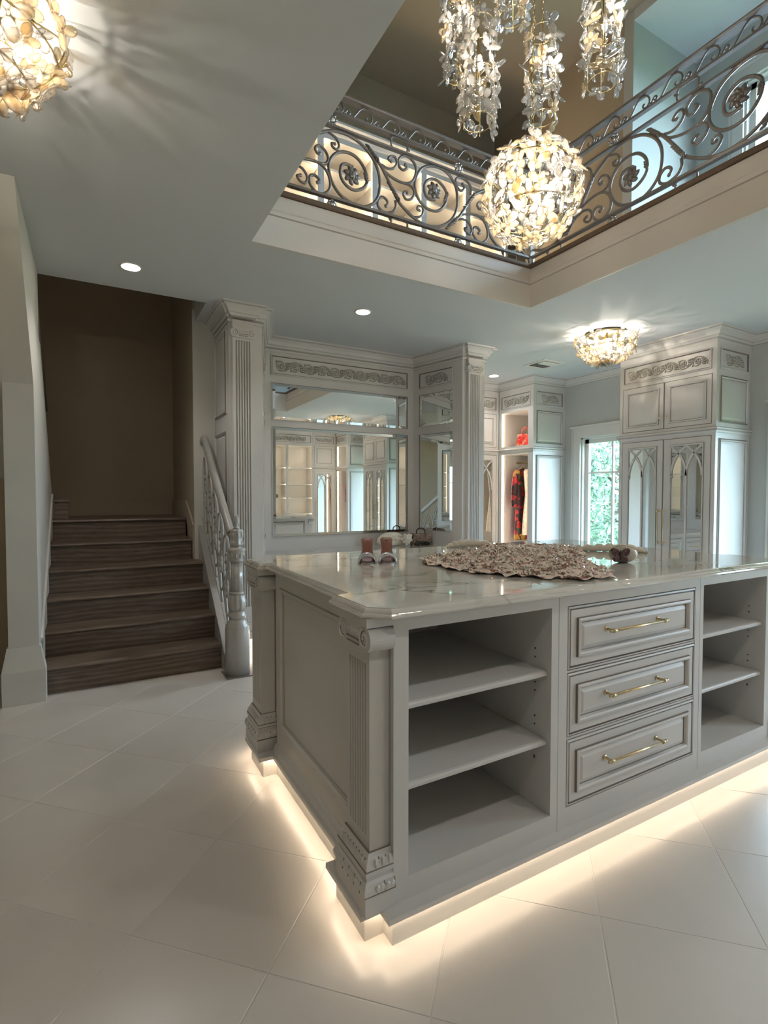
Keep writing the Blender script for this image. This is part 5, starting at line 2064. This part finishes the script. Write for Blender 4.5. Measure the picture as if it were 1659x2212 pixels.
# ---------------------------------------------------------------- clothes in the corner closets
def gown_hang(name, label, loc, rz, mat, top, bot, sleeves, wsc=1.0):
    t = thing(name, label, 'dress', loc, rz)
    L = top - bot
    prof = [(0.0, 0.07, 0.03), (0.02, 0.15, 0.035), (0.05, 0.175, 0.04), (0.18, 0.16, 0.045), (0.38, 0.13, 0.045), (0.55, 0.15, 0.05), (0.8, 0.175, 0.055), (1.0, 0.19, 0.06)]
    b = MB()
    n = 28
    vs, fs = [], []
    for u, hw_, ht_ in prof:
        for k in range(n):
            a = 2 * PI * k / n
            wav = 1 + 0.14 * u * math.sin(a * 7 + u * 2)
            vs.append((hw_ * wsc * math.cos(a), ht_ * wav * math.sin(a), top - u * L))
    for i in range(len(prof) - 1):
        for k in range(n):
            l = (k + 1) % n
            fs.append((i * n + k, (i + 1) * n + k, (i + 1) * n + l, i * n + l))
    fs.append(tuple(range(n)))
    fs.append(tuple((len(prof) - 1) * n + k for k in range(n - 1, -1, -1)))
    b.add(vs, fs)
    b.build('gown', mat, t, True)
    if sleeves:
        for s_ in (-1, 1):
            b = MB()
            b.tube(cr([(s_ * 0.15 * wsc, 0, top - 0.035), (s_ * 0.19 * wsc, 0.0, top - 0.12), (s_ * 0.205 * wsc, 0.008, top - 0.32), (s_ * 0.20 * wsc, 0.01, top - 0.52)], 5), 0.04, 10, rads=[0.038 + 0.0003 * i for i in range(16)])
            b.build('sleeve', mat, t, True)
    b = MB()
    b.tube(cr([(-0.17 * wsc, 0, top - 0.045), (-0.06, 0, top + 0.005), (0, 0, top + 0.03), (0.06, 0, top + 0.005), (0.17 * wsc, 0, top - 0.045)], 6), 0.006, 6)
    b.tube(cr([(0, 0, top + 0.03), (0, 0, top + 0.055), (0.014, 0, top + 0.068), (0.02, 0, top + 0.088), (0.006, 0, top + 0.102), (-0.012, 0, top + 0.096)], 5), 0.0022, 6)
    b.build('hanger', 'cream', t, True)
    return t


RX = 4.92 + (XW - 4.92) * 0.5
gown_hang('hanging_dress', 'long red and black floral dress hanging in the lit closet', (RX, 5.34, 0), R(14), 'red_dress', 1.6275, 0.656, True, 0.95)
gown_hang('hanging_dress', 'cream lace dress hanging in front of the red floral dress', (RX, 5.17, 0), R(10), 'lace', 1.6275, 0.736, False, 1.0)
gown_hang('hanging_dress', 'red floral dress in the closet seen only in the mirror', (RX, -0.78, 0), R(-8), 'red_dress', 1.6275, 0.656, True, 0.95)


def tote(loc, rz, label):
    t = thing('red_handbag', label, 'handbag', loc, rz)
    t.scale = (0.8, 0.8, 0.85)
    b = MB()
    b.add([(-0.15, -0.07, 0), (0.15, -0.07, 0), (0.15, 0.07, 0), (-0.15, 0.07, 0), (-0.125, -0.045, 0.185), (0.125, -0.045, 0.185), (0.125, 0.045, 0.185), (-0.125, 0.045, 0.185)],
          [(0, 3, 2, 1), (4, 5, 6, 7), (0, 1, 5, 4), (1, 2, 6, 5), (2, 3, 7, 6), (3, 0, 4, 7)])
    b.build('body', 'red_bag', t)
    b = MB()
    b.box(-0.13, 0.13, -0.052, 0.052, 0.125, 0.19)
    b.build('flap', 'red_bag', t)
    for s_ in (-1, 1):
        b = MB()
        b.tube(cr([(-0.06, s_ * 0.045, 0.17), (-0.055, s_ * 0.045, 0.25), (0, s_ * 0.04, 0.30), (0.055, s_ * 0.045, 0.25), (0.06, s_ * 0.045, 0.17)], 6), 0.006, 8)
        b.build('handle', 'red_bag', t, True)
    return t


tote((5.10, 5.17, 1.919), R(-66), 'red printed handbag with top handle on the closet shelf')
sb = thing('small_clutch_box', 'small dark clutch on the lit shelves seen only in mirrors', 'handbag', (3.5, -1.24, 1.211))
b = MB()
b.box(-0.08, 0.08, -0.03, 0.03, 0, 0.07)
b.build('body', 'brown_bag', sb)
b = MB()
b.tube(cr([(-0.06, 0, 0.068), (0, 0, 0.12), (0.06, 0, 0.068)], 6), 0.004, 6)
b.build('handle', 'black', sb, True)

# ---------------------------------------------------------------- outside
mb = MB()
mb.box(XW + 0.3, 40, -30, 40, -0.6, -0.5)
struct(mb.build('ground_lawn', 'lawn'))


def tree(x, y, hgt, rad, label, seed):
    t = thing('garden_tree', label, 'tree', (x, y, -0.5))
    rnd = random.Random(seed)
    b = MB()
    b.tube([(0, 0, 0), (0.1, 0, hgt * 0.4), (0, 0.1, hgt * 0.8)], 0.2, 8, rads=[0.22, 0.16, 0.06])
    for k in range(6):
        a = k * 1.1
        b.tube([(0.05, 0, hgt * (0.25 + 0.08 * k)), (rad * 0.6 * math.cos(a), rad * 0.6 * math.sin(a), hgt * (0.4 + 0.08 * k))], 0.05, 5)
    b.build('trunk', 'bark', t, True)
    b = MB()
    for _ in range(11000):
        a, e_ = rnd.uniform(0, 6.28), math.asin(rnd.uniform(-1, 1))
        lump = 1 + 0.22 * math.sin(3 * a + seed) * math.cos(4 * e_) + 0.12 * math.sin(7 * a)
        q = rad * lump * rnd.uniform(0.55, 1.0) ** 0.5
        p = Vector((q * math.cos(a) * math.cos(e_), q * math.sin(a) * math.cos(e_), hgt * 0.55 + hgt * 0.46 * lump * math.sin(e_) * rnd.uniform(0.75, 1)))
        s_ = rnd.uniform(0.05, 0.11)
        T = Matrix.Translation(p) @ frame_on((rnd.uniform(-1, 1), rnd.uniform(-1, 1), rnd.uniform(-0.3, 1)), rnd.uniform(0, 6))
        b.add([T @ Vector(c) for c in ((-s_, 0, 0), (0, -s_ * 0.5, 0.03), (s_, 0, 0), (0, s_ * 0.5, 0.03))], [(0, 1, 2, 3)])
    o = b.build('foliage', 'leaf', t)
    o['kind'] = 'stuff'
    return t


tree(12.5, 9.3, 4.2, 2.2, 'leafy green garden tree seen through the window by the armoire', 1)
tree(16.5, 14.6, 4.6, 2.4, 'second leafy garden tree farther along outside the window', 2)
tree(16.5, 4.2, 4.0, 2.2, 'leafy garden tree outside the middle window', 3)
